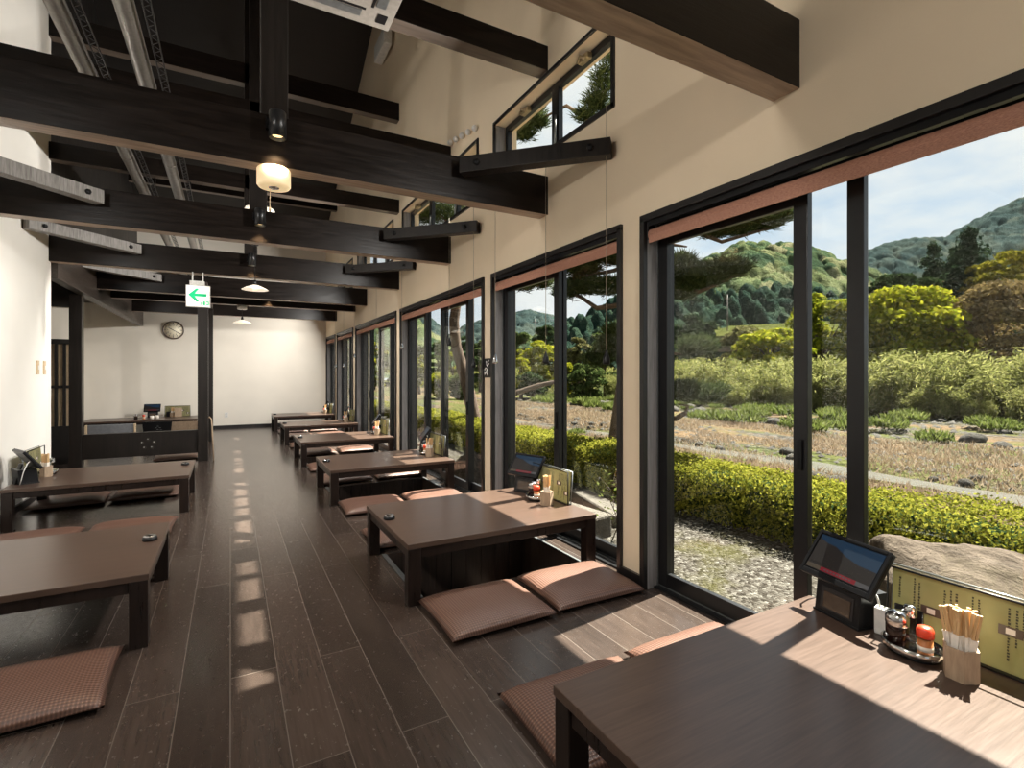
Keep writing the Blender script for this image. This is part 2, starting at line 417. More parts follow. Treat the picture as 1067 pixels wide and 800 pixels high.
def leaves(P, N, size, aspect=.5, jit=.6):
    """leaf quads lying roughly across the normals N"""
    n = len(P); N = N + rdir(n)*jit; N /= np.linalg.norm(N, axis=1, keepdims=True)
    a = np.cross(N, rdir(n)); a /= np.linalg.norm(a, axis=1, keepdims=True)+1e-9; b = np.cross(N, a)
    s = size*RNG.uniform(.6, 1.3, (n, 1)); return quads(P, a*s, b*s*aspect)
def vnoise(x, y, seed=0):
    """smooth value noise on numpy arrays"""
    r = np.random.default_rng(seed).random((64, 64)); xi = np.floor(x).astype(int); yi = np.floor(y).astype(int)
    fx = x-xi; fy = y-yi; fx = fx*fx*(3-2*fx); fy = fy*fy*(3-2*fy)
    g = lambda a, b: r[a % 64, b % 64]
    return (g(xi, yi)*(1-fx)+g(xi+1, yi)*fx)*(1-fy)+(g(xi, yi+1)*(1-fx)+g(xi+1, yi+1)*fx)*fy
def fbm(x, y, seed=0, o=4):
    s = 0; a = .5
    for k in range(o): s = s+a*vnoise(x*2**k+17*k, y*2**k+9*k, seed+k); a *= .5
    return s

# ------------------------------------------------------------------ room numbers
XR = 2.2; XO = 2.45; XL = -1.77; YB = 14.1; YN = -2.4; YLE = 7.55; HEAD = 2.24
OPEN = [(-.55, 2.34), (2.53, 4.37), (4.56, 7.38), (7.60, 10.45), (10.70, 12.50), (12.72, 14.0)]
CLER = [(2.60, 4.35), (4.69, 7.30), (7.77, 10.30), (10.75, 12.40)]
CZ0, CZ1 = 3.05, 3.68
RIDGE = (5.2, 9.34); EAVE_B = (14.3, 4.88); EAVE_N = (-2.6, 5.52)
def roofz(y): return RIDGE[1]-.49*abs(y-RIDGE[0])
TR = [.32, 2.77, 5.28, 7.68, 10.17, 12.70]          # near edges of the window tables
TD = .99; TX0, TX1 = .865, 2.185
TLA, TLB = 5.70, 2.97; LX0, LX1 = -1.66, -.34
# pits under tables
PITS = [(.985, 2.12, y+.09, y+.90) for y in TR]

# floor with the pit openings left out
xs = sorted({XL-1.6, XO-.02, XL} | {p[0] for p in PITS} | {p[1] for p in PITS})
ys = sorted({YN, YB, YLE} | {p[2] for p in PITS} | {p[3] for p in PITS})
b = B()
for x0, x1 in zip(xs, xs[1:]):
    for y0, y1 in zip(ys, ys[1:]):
        mx, my = (x0+x1)/2, (y0+y1)/2
        if any(p[0] < mx < p[1] and p[2] < my < p[3] for p in PITS): continue
        if mx < XL and my < YLE: continue
        b.poly([(x0, y0, 0), (x1, y0, 0), (x1, y1, 0), (x0, y1, 0)], M['floor'])
bmesh.ops.remove_doubles(b.bm, verts=b.bm.verts[:], dist=1e-5)
struct('floor', b)
for i, (x0, x1, y0, y1) in enumerate(PITS):
    b = B(); dz = -.40
    n = 9
    for k in range(n):          # vertical boards along the long sides
        xa, xb = x0+(x1-x0)*k/n, x0+(x1-x0)*(k+1)/n
        b.box((xa+.002, y1, dz), (xb-.002, y1+.015, -.005), M['pit']); b.box((xa+.002, y0-.015, dz), (xb-.002, y0, -.005), M['pit'])
    for k in range(6):
        ya, yb = y0+(y1-y0)*k/6, y0+(y1-y0)*(k+1)/6
        b.box((x0-.015, ya+.002, dz), (x0, yb-.002, -.005), M['pit']); b.box((x1, ya+.002, dz), (x1+.015, yb-.002, -.005), M['pit'])
    b.box((x0-.05, y0-.05, dz-.03), (x1+.05, y1+.05, dz), M['pit'])
    for q in ((x0-.05, y0-.05, x0-.014, y1+.05), (x1+.014, y0-.05, x1+.05, y1+.05), (x0-.014, y0-.05, x1+.014, y0-.014), (x0-.014, y1+.014, x1+.014, y1+.05)): b.box((q[0], q[1], dz), (q[2], q[3], -.004), M['pit'])
    struct('floor_pit', b)
    b = B(); w = .016
    b.box((x0-.03, y0-.005, .0), (x0, y1+.005, .006), M['alug']); b.box((x1, y0-.005, .0), (x1+w, y1+.005, .006), M['alug'])
    struct('trim_%d' % (i+1), b)

# right wall (openings left out)
b = B(); m = M['cream']
edges = [YN] + [e for o in OPEN for e in o] + [YB+.1]
for y0, y1 in zip(edges[0::2], edges[1::2]):
    if y1-y0 > .01: b.box((XR, y0, 0), (XO, y1, HEAD), m)
b.box((XR, YN, HEAD), (XO, YB+.1, CZ0), m)
edges = [YN] + [e for o in CLER for e in o] + [YB+.1]
for y0, y1 in zip(edges[0::2], edges[1::2]): b.box((XR, y0, CZ0), (XO, y1, CZ1), m)
b.prism([(XR, YN, CZ1), (XR, YB+.1, CZ1), (XR, YB+.1, roofz(YB+.1)+.02), (XR, RIDGE[0], RIDGE[1]+.02), (XR, YN, roofz(YN)+.02)], (XO-XR, 0, 0), m)
struct('wall_right', b)
# left wall: solid gable up to YLE, dark boards above the lintel beyond it
b = B()
b.prism([(XL, YN, 0), (XL, YLE, 0), (XL, YLE, roofz(YLE)), (XL, RIDGE[0], RIDGE[1]), (XL, YN, roofz(YN))], (-.15, 0, 0), M['leftwall'])
struct('wall_left', b)
b = B(); b.prism([(XL-.06, YLE, 2.85), (XL-.06, YB, 2.85), (XL-.06, YB, roofz(YB)), (XL-.06, YLE, roofz(YLE))], (-.1, 0, 0), M['ceiling']); struct('wall_left_upper', b)
b = B(); b.box((XL-1.7, YLE-.15, 0), (XL-1.6, YB+.1, 2.9), M['backwall']); b.box((XL-1.7, YLE-.15, 0), (XL-.15, YLE, 2.9), M['backwall']); struct('wall_alcove', b)
b = B(); b.box((XL-1.7, YLE-.15, 2.85), (XL-.06, YB+.1, 2.95), M['ceiling']); struct('ceiling_alcove', b)
# back wall
b = B(); b.prism([(XL-1.7, YB, 0), (XO, YB, 0), (XO, YB, roofz(YB)), (XL-1.7, YB, roofz(YB))], (0, .15, 0), M['backwall']); struct('wall_back', b)
# ceiling (two dark slopes)
b = B()
b.prism([(XL-1.7, RIDGE[0], RIDGE[1]), (XL-1.7, YB+.5, roofz(YB+.5)), (XL-1.7, YB+.5, roofz(YB+.5)+.12), (XL-1.7, RIDGE[0], RIDGE[1]+.12)], (XO-XL+1.9, 0, 0), M['ceiling'])
b.prism([(XL-1.7, RIDGE[0], RIDGE[1]), (XL-1.7, YN-.3, roofz(YN-.3)), (XL-1.7, YN-.3, roofz(YN-.3)+.12), (XL-1.7, RIDGE[0], RIDGE[1]+.12)], (XO-XL+1.9, 0, 0), M['ceiling'])
struct('ceiling', b)
# near wall behind the camera, with two unseen windows added to let in daylight
b = B(); m = M['cream']
NWIN = [(-1.35, -.1), (.55, 1.8)]
for x0, x1 in ((XL-.15, -1.35), (-.1, .55), (1.8, XO)): b.box((x0, YN-.15, 0), (x1, YN, 2.3), m)
for x0, x1 in NWIN: b.box((x0, YN-.15, 0), (x1, YN, .35), m)
b.prism([(XL-.15, YN, 2.3), (XO, YN, 2.3), (XO, YN, roofz(YN)), (XL-.15, YN, roofz(YN))], (0, -.15, 0), m)
struct('wall_near', b)
# baseboards
b = B(); b.box((XL+.15, YB-.02, 0), (XR, YB, .075), M['trim']); struct('baseboard_back', b)
b = B(); b.box((XL, YN, 0), (XL+.02, YLE, .07), M['trim']); struct('baseboard_left', b)
b = B()
for (a0, a1), (c0, c1) in zip(OPEN, OPEN[1:]): b.box((XR-.02, a1-.01, 0), (XR, c0+.01, .075), M['trim'])
struct('baseboard_right', b)

# ------------------------------------------------------------------ windows
PANELS = [[(-.53, .32, 0), (.26, 1.24, 1), (1.385, 2.305, 0)],
          [(2.55, 3.46, 1), (3.395, 4.315, 0)],
          [(4.58, 5.25, 1), (5.16, 6.02, 0), (5.94, 6.63, 1), (6.56, 7.32, 0)],
          [(7.62, 8.36, 1), (8.28, 9.06, 0), (8.98, 9.75, 1), (9.67, 10.40, 0)],
          [(10.72, 11.62, 1), (11.54, 12.45, 0)], [(12.74, 13.4, 1), (13.3, 13.96, 0)]]
FLOORZ = -.0
def panel(root, y0, y1, z0, z1, track, st=.068, rail=.055, handle=None):
    x0 = 2.295+.045*track; x1 = x0+.036
    b = B(); bv = .003
    b.box((x0, y0, z0), (x1, y0+st, z1), M['alu'], bv); b.box((x0, y1-st, z0), (x1, y1, z1), M['alu'], bv)
    rt = .11 if track == 0 else .035
    b.box((x0+.002, y0+st, z1-rt), (x1-.002, y1-st, z1), M['alu'], bv); b.box((x0+.002, y0+st, z0), (x1-.002, y1-st, z0+rail*1.5), M['alu'], bv)
    fr = obj('sliding_panel', b, root)
    b = B(); b.box((x0+.014, y0+st, z0+rail*1.5), (x0+.022, y1-st, z1-rt), M['glass']); obj('pane', b, fr)
    if handle:
        b = B(); b.box((x0-.012, y0+.02, .86), (x0, y0+.045, 1.0), M['plastic'], .004); obj('handle', b, fr)
    return fr
for i, (y0, y1) in enumerate(OPEN):
    w = sroot('window_%d' % (i+1))
    b = B(); c = .028
    b.box((XR-.022, y0-c*.3, 0), (XR+.01, y0+c, HEAD), M['trim'], .003); b.box((XR-.022, y1-c, 0), (XR+.01, y1+c*.3, HEAD), M['trim'], .003)
    b.box((XR-.022, y0-c*.3, HEAD-.02), (XR+.01, y1+c*.3, HEAD+.02), M['trim'], .003)
    obj('casing', b, w)
    b = B(); b.box((XR+.01, y1-.028, 0), (2.285, y1, HEAD), M['reveal']); b.box((2.285, y1-.036, 0), (2.293, y1, HEAD), M['alug']); b.box((XR+.01, y0, 0), (2.285, y0+.028, HEAD), M['reveal'])
    obj('jamb', b, w)
    b = B(); b.box((2.285, y0, 2.19), (2.42, y1, HEAD), M['alu']); b.box((XR+.01, y0+.03, HEAD-.012), (2.285, y1-.03, HEAD), M['trim']); obj('header', b, w)
    b = B(); b.box((2.26, y0, -.06), (2.43, y1, .012), M['alu']); b.box((2.30, y0, .012), (2.306, y1, .022), M['alug']); b.box((2.345, y0, .012), (2.351, y1, .022), M['alug']); obj('sill_track', b, w)
    b = B(); b.box((2.42, y0, 2.20), (XO, y1, HEAD), M['alu']); b.box((2.28, y0, .0), (2.43, y0+.022, 2.20), M['alu']); b.box((2.294, y1-.03, 0), (2.43, y1, 2.20), M['alu']); obj('window_frame', b, w)
    for k, (a0, a1, tr) in enumerate(PANELS[i]):
        panel(w, a0, a1, .02, 2.193, tr, handle=(k == len(PANELS[i])-1 or (i == 2 and k == 1)))
    if i == 0:
        b = B(); b.box((2.352, 1.23, .1), (2.36, 1.41, 2.19), M['glass']); obj('fixed_pane', b, w)
for i, (y0, y1) in enumerate(CLER):
    w = sroot('window_%d' % (i+7)); b = B(); c = .03
    for q in ((y0-.004, y0+c, CZ0, CZ1), (y1-c, y1+.004, CZ0, CZ1)): b.box((XR-.012, q[0], q[2]), (XR+.006, q[1], q[3]), M['trim'])
    b.box((XR-.012, y0, CZ0-.004), (XR+.006, y1, CZ0+c), M['trim']); b.box((XR-.012, y0, CZ1-c*.5), (XR+.006, y1, CZ1+.01), M['trim']); obj('casing', b, w)
    b = B(); b.box((XR+.006, y0+.012, CZ1-.012), (2.31, y1-.012, CZ1), M['slat'] if 0 else M['cream']); b.box((XR+.006, y1-.014, CZ0), (2.31, y1, CZ1), M['reveal']); b.box((XR+.006, y0, CZ0), (2.31, y0+.014, CZ1), M['reveal']); b.box((XR+.006, y0, CZ0), (2.31, y1, CZ0+.012), M['trim']); obj('reveal', b, w)
    n = 2 if y1-y0 < 2 else 3; L = (y1-y0-.03)/n
    for k in range(n):
        a0, a1 = y0+.015+L*k, y0+.015+L*(k+1); b = B(); st = .05
        x0, x1 = 2.315, 2.36; z0, z1 = CZ0+.012, CZ1-.012
        b.box((x0, a0, z0), (x1, a0+st, z1), M['alu'], .003); b.box((x0, a1-st, z0), (x1, a1, z1), M['alu'], .003)
        b.box((x0, a0+st, z0), (x1, a1-st, z0+st*.8), M['alu'], .003); b.box((x0, a0+st, z1-st), (x1, a1-st, z1), M['alu'], .003)
        fr = obj('awning_sash', b, w)
        b = B(); b.box((x0+.018, a0+st, z0+st*.8), (x0+.026, a1-st, z1-st), M['glass']); obj('pane', b, fr)
        b = B(); mid = (a0+a1)/2
        b.box((2.27, mid-.06, z1-.06), (x0, mid+.06, z1-.015), M['bronze'], .008); b.tube([(2.262, mid-.05, z1-.07), (2.262, mid+.02, z1-.02), (2.27, mid+.06, z1-.05)], .012, M['bronze'])
        obj('latch', b, fr)
        b = B(); b.tube([(2.29, a1-.03, z0+.06), (2.30, a1-.03, z0+.33)], .011, M['alug']); b.sphere((2.29, a1-.03, z0+.05), .018, M['bronze'], 1); obj('stay', b, fr)
for i, (x0, x1) in enumerate(NWIN):
    w = sroot('window_%d' % (i+11)); b = B()
    for q in ((x0, x0+.05, .35, 2.3), (x1-.05, x1, .35, 2.3), (x0+.05, x1-.05, .35, .4), (x0+.05, x1-.05, 2.25, 2.3), ((x0+x1)/2-.025, (x0+x1)/2+.025, .4, 2.25)): b.box((q[0], YN-.1, q[2]), (q[1], YN-.05, q[3]), M['alu'])
    obj('window_frame', b, w); b = B(); b.box((x0+.05, YN-.08, .4), (x1-.05, YN-.072, 2.25), M['glass']); obj('pane', b, w)

ORD = ['nearest', 'second', 'third', 'fourth', 'fifth', 'farthest']
# roller blinds
for i, (y0, y1) in enumerate(OPEN):
    r = thing('roller_blind', 'rolled-up brown fabric roller blind under the head of the %s tall window' % ORD[i], 'blind', (2.235, (y0+y1)/2, 2.14), group='roller blinds over the tall windows')
    L = (y1-y0)/2-.04
    b = B(); rot = Matrix.Rotation(PI/2, 4, 'X'); R = .037
    b.lathe([(0, -L), (R*.9, -L), (R, -L+.004), (R, L-.004), (R*.9, L), (0, L)], M['blind'], 24, mat4=rot); b.box((-.036, -L+.01, -.052), (-.030, L-.01, .0), M['blind'])
    obj('fabric_roll', b, r)
    b = B(); b.box((-.03, -L, .062), (.03, L, .082), M['alug'], .004); b.box((-.034, -L, .05), (-.03, L, .086), M['plastic']); obj('headrail', b, r)
    for s in (-1, 1):
        b = B(); b.box((-.03, s*L-.006 if s < 0 else L-.0, -.03), (.02, s*L if s < 0 else L+.006, .08), M['plastic']); obj('bracket', b, r)

# cords with knobs
def cord(y, ztop, zbot, kind, label, x=2.13):
    r = thing('pull_cord', label, 'cord', (x, y, zbot), group='pull cords along the window wall')
    b = B(); b.tube([(0, 0, .08), (0, 0, (ztop-zbot)*.5), (0, 0, ztop-zbot)], .0022, M['cord'], 5); obj('cord', b, r)
    m = {'w': M['plasticw'], 'k': M['plastic'], 's': M['steel']}[kind]
    b = B()
    if kind == 't': pass
    b.lathe([(0, 0), (.021, .0), (.024, .012), (.023, .035), (.014, .062), (.007, .085), (.004, .092), (0, .092)], m, 16); obj('knob', b, r); return r
cord(4.185, 3.04, 1.40, 's', 'silver drop knob on a cord just right of the small black plaque')
cord(3.325, 3.04, 1.385, 'k', 'black drop knob on a thin cord before the left pane of the second window')
cord(2.60, 3.04, 1.365, 'k', 'black drop knob on a thin cord before the right pane of the second window')
cord(7.10, 3.04, 1.66, 's', 'pale knob on a short cord at the far edge of the third window')
cord(5.31, 3.04, 1.62, 'k', 'black knob on a cord left of the leaning trunk in the third window')
cord(4.66, 3.04, 1.37, 'k', 'black drop knob on a cord at the near end of the third window')
cord(10.28, 3.04, 1.62, 's', 'pale knob on a cord at the far edge of the fourth window')
cord(8.55, 3.04, 1.72, 's', 'silver knob on a cord before the middle of the fourth window')
cord(12.3, 3.04, 1.45, 's', 'pale knob on a cord at the far edge of the fifth window')
cord(11.35, 3.04, 1.45, 's', 'pale knob on a cord before the middle of the fifth window')

# black plaque with white brush strokes
r = thing('wall_plaque', 'small black plaque with white brush lettering on the pillar between second and third windows', 'sign', (2.197, 4.465, 1.27))
b = B(); b.box((-.014, -.078, 0), (0, .078, .185), M['plastic'], .003); obj('board', b, r)
b = B()
for st in ([(.045, .165), (.02, .15)], [(.05, .135), (.015, .118)], [(-.01, .16), (-.005, .12), (.03, .1)], [(.0, .085), (-.03, .095), (-.035, .07)], [(.005, .085), (-.005, .045), (.02, .02)], [(-.005, .06), (-.045, .03), (-.05, .06)], [(-.04, .085), (-.055, .075)]):
    b.tube([(-.0145, -y, z) for y, z in st], .0045, M['plasticw'], 5)
obj('lettering', b, r)

# ------------------------------------------------------------------ beams and posts
BT = .13; Z0, Z1 = 2.56, 2.865; U0, U1 = 3.70, 3.895
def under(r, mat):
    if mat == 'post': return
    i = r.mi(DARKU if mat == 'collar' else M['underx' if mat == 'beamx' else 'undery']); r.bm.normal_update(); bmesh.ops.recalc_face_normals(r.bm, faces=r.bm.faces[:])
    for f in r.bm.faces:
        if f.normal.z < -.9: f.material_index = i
DARKU = wood('shaded_underside', (.06, .044, .033), (.14, .105, .08), (1.0, 12, 12), .4, .25)  # darker underside copy: dimness of the upper beams put into the colour
def beam(y, z0, z1, x0, x1, label, mat='beamx', name='tie_beam', th=BT, cat='beam', group='tie beams across the room'):
    r = B(); L = (x1-x0)/2
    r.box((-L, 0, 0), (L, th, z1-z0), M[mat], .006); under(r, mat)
    return tag(obj(name, r, loc=((x0+x1)/2, y, z0)), label, cat, group)
TIES = [1.36, 3.40, 5.43, 7.46, 9.50, 10.50, 12.55]
names = ['nearest thick dark tie beam, cut by the top edge at upper right', 'wide dark tie beam carrying the round glowing drum lamp', 'dark tie beam just behind the drum lamp beam', 'dark tie beam from which the green arrow sign hangs', 'dark tie beam next behind the arrow sign beam', 'dark tie beam second behind the arrow sign beam', 'farthest dark tie beam, close to the back wall']
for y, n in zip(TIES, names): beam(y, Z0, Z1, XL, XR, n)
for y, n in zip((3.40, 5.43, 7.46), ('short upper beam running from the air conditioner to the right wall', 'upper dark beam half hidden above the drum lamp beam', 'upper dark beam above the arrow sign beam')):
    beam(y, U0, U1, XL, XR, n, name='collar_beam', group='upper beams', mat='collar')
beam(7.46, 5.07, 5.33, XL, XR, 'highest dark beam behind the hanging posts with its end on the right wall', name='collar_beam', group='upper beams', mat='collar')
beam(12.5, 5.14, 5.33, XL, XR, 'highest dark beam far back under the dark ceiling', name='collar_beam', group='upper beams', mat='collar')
# braces at 45 degrees
def brace(x0, y0, x1, y1, label, mat, z0=2.715, z1=2.825):
    a = Vector((x0, y0, 0)); c = Vector((x1, y1, 0)); L = (c-a).length; ang = math.atan2(y1-y0, x1-x0)
    r = thing('corner_brace', label, 'brace', (x0, y0, z0), ang, 'corner braces of the tie beams')
    b = B(); t = .05
    b.box((0, -t, 0), (L, t, z1-z0), M[mat], .004); obj('timber', b, r)
    for q in (.13, L-.13):
        for s in (-1, 1):
            b = B(); b.lathe([(0, -.012), (.022, -.012), (.022, .012), (0, .012)], M['plastic'], 6, (q, s*(t+.004), .055), Matrix.Rotation(PI/2, 4, 'X')); obj('bolt', b, r)
for y, n in ((3.40, 'black corner brace below the nearest high window'), (5.43, 'black corner brace below the second high window'), (7.46, 'black corner brace behind the two nearer ones on the right'), ):
    brace(1.44, y-.05, XR-.03, y-.80, n, 'post')
for y, n in ((5.43, 'grey corner brace at the left edge of the picture'), (7.46, 'grey corner brace reaching the end of the white left wall'), (9.50, 'grey corner brace farther back, above the alcove')):
    brace(-.95, y-.05, XL+.03, y-.05-(-.95-XL-.03), n, 'greywood')
# king posts with spotlights
for k, (y, top, n) in enumerate(((3.40, roofz(3.4)-.02, 'nearest'), (5.43, roofz(5.43+BT)-.02, 'second'), (7.46, roofz(7.46+BT)-.02, 'third'))):
    b = B(); b.box((-.075, 0, 0), (.075, BT, top-Z1), M['post'], .005)
    tag(obj('king_post', b, loc=(.235, y, Z1)), '%s dark hanging post standing on a tie beam' % n, 'post', 'king posts')
for k, (y, n) in enumerate(((3.40, 'above the round drum lamp'), (5.43, 'on the beam behind the drum lamp'), (7.46, 'above the nearer hanging pendant'), (10.5, 'farthest back, near the small pendant'))):
    r = thing('spotlight', 'small dark chrome cylinder spotlight ' + n, 'spotlight', (.245, y-.075, 2.70), group='cylinder spotlights on the beams')
    if k == 3: r.location = (.62, y-.06, 2.70)
    b = B(); b.lathe([(.044, .0), (.048, .0), (.048, .15), (.044, .155), (0, .155)], M['alu'], 20); b.lathe([(.044, .0), (.040, .03), (0, .04)], M['alug'], 20); obj('barrel', b, r)
    b = B(); b.lathe([(0, .012), (.03, .016), (0, .03)], M['bulb'], 12); obj('bulb', b, r)
    b = B(); b.box((-.06, .03, .06), (-.035, .058, .13), M['plastic']); b.box((-.05, .02, .09), (.0, .045, .11), M['plastic']); obj('bracket', b, r)
    L = bpy.data.lights.new('spot_bulb', 'SPOT'); L.energy = 60; L.color = (1, .72, .40); L.spot_size = 1.5; L.spot_blend = .7; L.shadow_soft_size = .03
    o = bpy.data.objects.new('spot_bulb', L); link(o, r); o.location = (0, 0, -.012)

# ceiling drum lamp with pull chain
r = thing('drum_lamp', 'round glowing cream drum lamp with pull chain under the wide beam', 'lamp', (.235, 3.465, 2.4475))
b = B(); b.lathe([(0, .004), (.06, .0), (.088, .003), (.096, .014), (.096, .106), (.090, .114), (0, .114)], M['lamp'], 32); obj('shade', b, r)
b = B(); b.lathe([(0, -.004), (.03, -.003), (.034, .004), (0, .006)], M['steel'], 20); obj('cap', b, r)
b = B(); b.tube([(-.02, 0, 0), (-.022, 0, -.08), (-.022, 0, -.12)], .002, M['slat'], 5); b.lathe([(0, -.15), (.007, -.148), (.009, -.135), (.003, -.115), (0, -.115)], M['slat'], 10, (-.022, 0, 0)); obj('pull_chain', b, r)
r = thing('drum_lamp', 'pale flat lamp hung on wires between the second and third beams', 'lamp', (.34, 7.525, 3.42))
b = B(); b.lathe([(0, .0), (.17, .0), (.19, .02), (.18, .06), (0, .07)], M['lampw'], 28); obj('shade', b, r)
b = B(); b.tube([(-.12, 0, .06), (0, 0, .28)], .003, M['cord'], 5); b.tube([(.12, 0, .06), (0, 0, .28)], .003, M['cord'], 5); obj('hanger', b, r)
# pendants
def pendant(loc, label, cordlen, canopy):
    r = thing('pendant_lamp', label, 'lamp', loc, group='white saucer pendant lamps')
    b = B(); b.lathe([(.150, .0), (.146, .002), (.10, .030), (.045, .052), (.022, .060), (.022, .056), (.045, .046), (.10, .022), (.150, .0)], M['lampw'], 36); obj('lamp_shade', b, r)
    b = B(); b.lathe([(0, .06), (.022, .06), (.02, .10), (.012, .12), (0, .125)], M['plastic'], 16); obj('socket', b, r)
    b = B(); b.sphere((0, 0, .018), .03, M['bulb'], 2); obj('bulb', b, r)
    b = B(); b.tube([(0, 0, .11), (0, 0, cordlen)], .004, M['plastic'], 6); obj('cord', b, r)
    b = B(); b.lathe([(0, 0), (.075, 0), (.08, .01), (.08, .07), (0, .075)] if canopy else [(0, 0), (.04, 0), (.04, .02), (0, .025)], M['plasticw'] if canopy else M['plastic'], 20, (0, 0, cordlen)); obj('canopy', b, r)
pendant((.265, 7.0, 2.335), 'nearer white saucer pendant lamp, hanging before the arrow sign beam', .545, False)
pendant((.19, 10.56, 2.235), 'farther white saucer pendant lamp near the back wall', .25, True)

# exit sign
r = thing('exit_sign', 'square lit emergency sign with green arrow hanging from a beam', 'sign', (-.35, 7.46, 2.13), group=None)
b = B(); b.box((-.13, -.022, .005), (.13, .022, .275), M['plasticw'], .004); obj('sign_case', b, r)
b = B(); b.box((-.12, -.0245, .014), (.12, -.0222, .265), M['signw']); obj('sign_panel', b, r)
b = B(); y = -.0275
ar = [(-.105, .155), (-.02, .235), (.012, .235), (-.035, .172), (.09, .172), (.09, .138), (-.035, .138), (.012, .072), (-.02, .072)]
b.prism([(x, y, z) for x, z in ar], (0, .003, 0), M['signg'])
for q in ([(.055, .08), (.075, .08), (.075, .03), (.055, .03)], [(.085, .08), (.115, .08), (.115, .068), (.085, .068)], [(.085, .03), (.115, .03), (.115, .042), (.085, .042)], [(.105, .068), (.115, .068), (.115, .042), (.105, .042)], [(.03, .07), (.048, .062), (.045, .035), (.03, .028)]):
    b.prism([(x, y, z) for x, z in q], (0, .003, 0), M['signg'])
obj('pictogram', b, r)
b = B(); b.box((-.09, -.03, .275), (.07, .03, .33), M['plasticw'], .006); b.tube([(-.06, 0, .33), (-.06, 0, .44)], .008, M['plasticw']); b.tube([(.05, 0, .33), (.05, 0, .44)], .008, M['plasticw']); obj('hanger', b, r)

# ducts
for n, rx, rz, lab, x in (('a', 0, 0, 'left one of two round metal ducts running along under the ceiling', -.93), ('b', 0, 0, 'right one of two round metal ducts running along under the ceiling', -.565)):
    r = thing('air_duct', lab, 'duct', (x, 0, 3.55), group='round metal ducts')
    b = B(); b.tube([(0, YN+.1, 0), (0, 4, 0), (0, 9, 0), (0, YB-.05, 0)], .056, M['duct'], 20); obj('pipe', b, r)
    b = B()
    for yy in (1.2, 3.2, 4.85, 6.5, 8.6): b.tube([(0, yy-.012, 0), (0, yy+.012, 0)], .060, M['duct'], 20)
    obj('coupling', b, r)
    for yy in (3.465, 5.495, 7.525): b = B(); b.box((-.012, yy-.012, .05), (.012, yy+.012, .15), M['alu']); obj('hanger', b, r)
    cr = thing('cable_tray', 'thin dark lattice rail beside the %s metal duct' % ('left' if n == 'a' else 'right'), 'rail', (x+.13, 0, 3.50), group='lattice rails along the ducts')
    for dx in (-.022, .022): b = B(); b.tube([(dx, YN+.1, 0), (dx, YB-.05, 0)], .0045, M['trim'], 6); obj('side_rail', b, cr)
    b = B()
    for k in range(160):
        yy = YN+.15+k*.1; b.tube([(-.022, yy, 0), (.022, yy+.05, 0), (-.022, yy+.1, 0)], .003, M['trim'], 4)
    obj('lattice', b, cr)
    for yy in (3.465, 5.495, 7.525): b = B(); b.box((-.006, yy-.006, 0), (.006, yy+.006, .20), M['alu']); obj('hanger', b, cr)

# air conditioner hung against the upper beam
r = thing('air_conditioner', 'pale square air conditioner panel hung below the upper beam at the top edge', 'air conditioner', (.42, 2.88, 3.58))
b = B(); b.box((-.5, -.5, 0), (.5, .5, .035), M['acpanel'], .006); b.box((-.42, -.42, .035), (.42, .42, .25), M['acpanel']); obj('panel', b, r)
for k in range(4):
    b = B(); mm = Matrix.Rotation(k*PI/2, 4, 'Z')
    b.box((-.30, .37, -.006), (.30, .43, .002), M['alug'], .003, mat4=mm); b.box((-.32, .345, -.003), (.32, .362, .001), M['plastic'], mat4=mm); obj('louver', b, r)
b = B(); b.box((-.28, -.28, -.006), (.28, .28, .001), M['acpanel'], .004)
for k in range(9): b.box((-.25, -.25+k*.06, -.009), (.25, -.235+k*.06, -.005), M['alug'])
obj('grille', b, r)
b = B(); b.box((.40, .36, -.005), (.46, .44, 0), M['plastic']); obj('sensor', b, r)
b = B()
for x, y in ((-.35, -.35), (.35, -.35), (-.35, .35), (.35, .35)): b.tube([(x, y, .25), (x, y, 5.0 if y < 0 else 4.6)], .006, M['alug'])
obj('hanger_rod', b, r)
# white box high on the right wall
r = thing('wall_light', 'white box-shaped light on a black arm high on the right wall', 'light', (2.19, 8.0, 6.47))
b = B(); b.box((-.16, -.30, -.15), (-.03, .30, .11), M['plasticw'], .02); obj('housing', b, r); b = B(); b.box((-.06, -.06, .10), (.01, .06, .45), M['plastic']); obj('arm', b, r)
# row of white bulbs
for k in range(5):
    f = k/4; y = 5.37+(4.71-5.37)*f; z = 3.905+(3.79-3.905)*f
    b = B(); b.sphere((-.03, 0, 0), .032, M['plasticw'], 2); b.lathe([(0, 0), (.016, 0), (.016, .03), (0, .03)], M['slat'], 10, (0, 0, 0), Matrix.Rotation(-PI/2, 4, 'Y'))
    tag(obj('round_bulb', b, loc=(2.195, y, z)), 'small white round bulb in a slanting row of five beside the second high window', 'bulb', 'row of white bulbs on the right wall')
r = thing('ceiling_camera', 'small white dome fixed on the right wall near the back corner', 'camera', (2.195, 13.9, 2.75))
b = B(); b.lathe([(0, -.05), (.04, -.045), (.07, -.015), (.075, .02), (.075, .05), (0, .055)], M['plasticw'], 20, (-.075, 0, 0)); obj('dome', b, r); b = B(); b.lathe([(0, -.075), (.03, -.065), (.045, -.045), (0, -.04)], M['plastic'], 16, (-.075, 0, 0)); obj('lens', b, r)
b = B(); b.box((1.32, 13.5, 2.74), (1.96, 13.54, 2.765), M['plastic'], .003); tag(obj('light_rail', b), 'thin black rail below the beam near the back corner', 'rail')

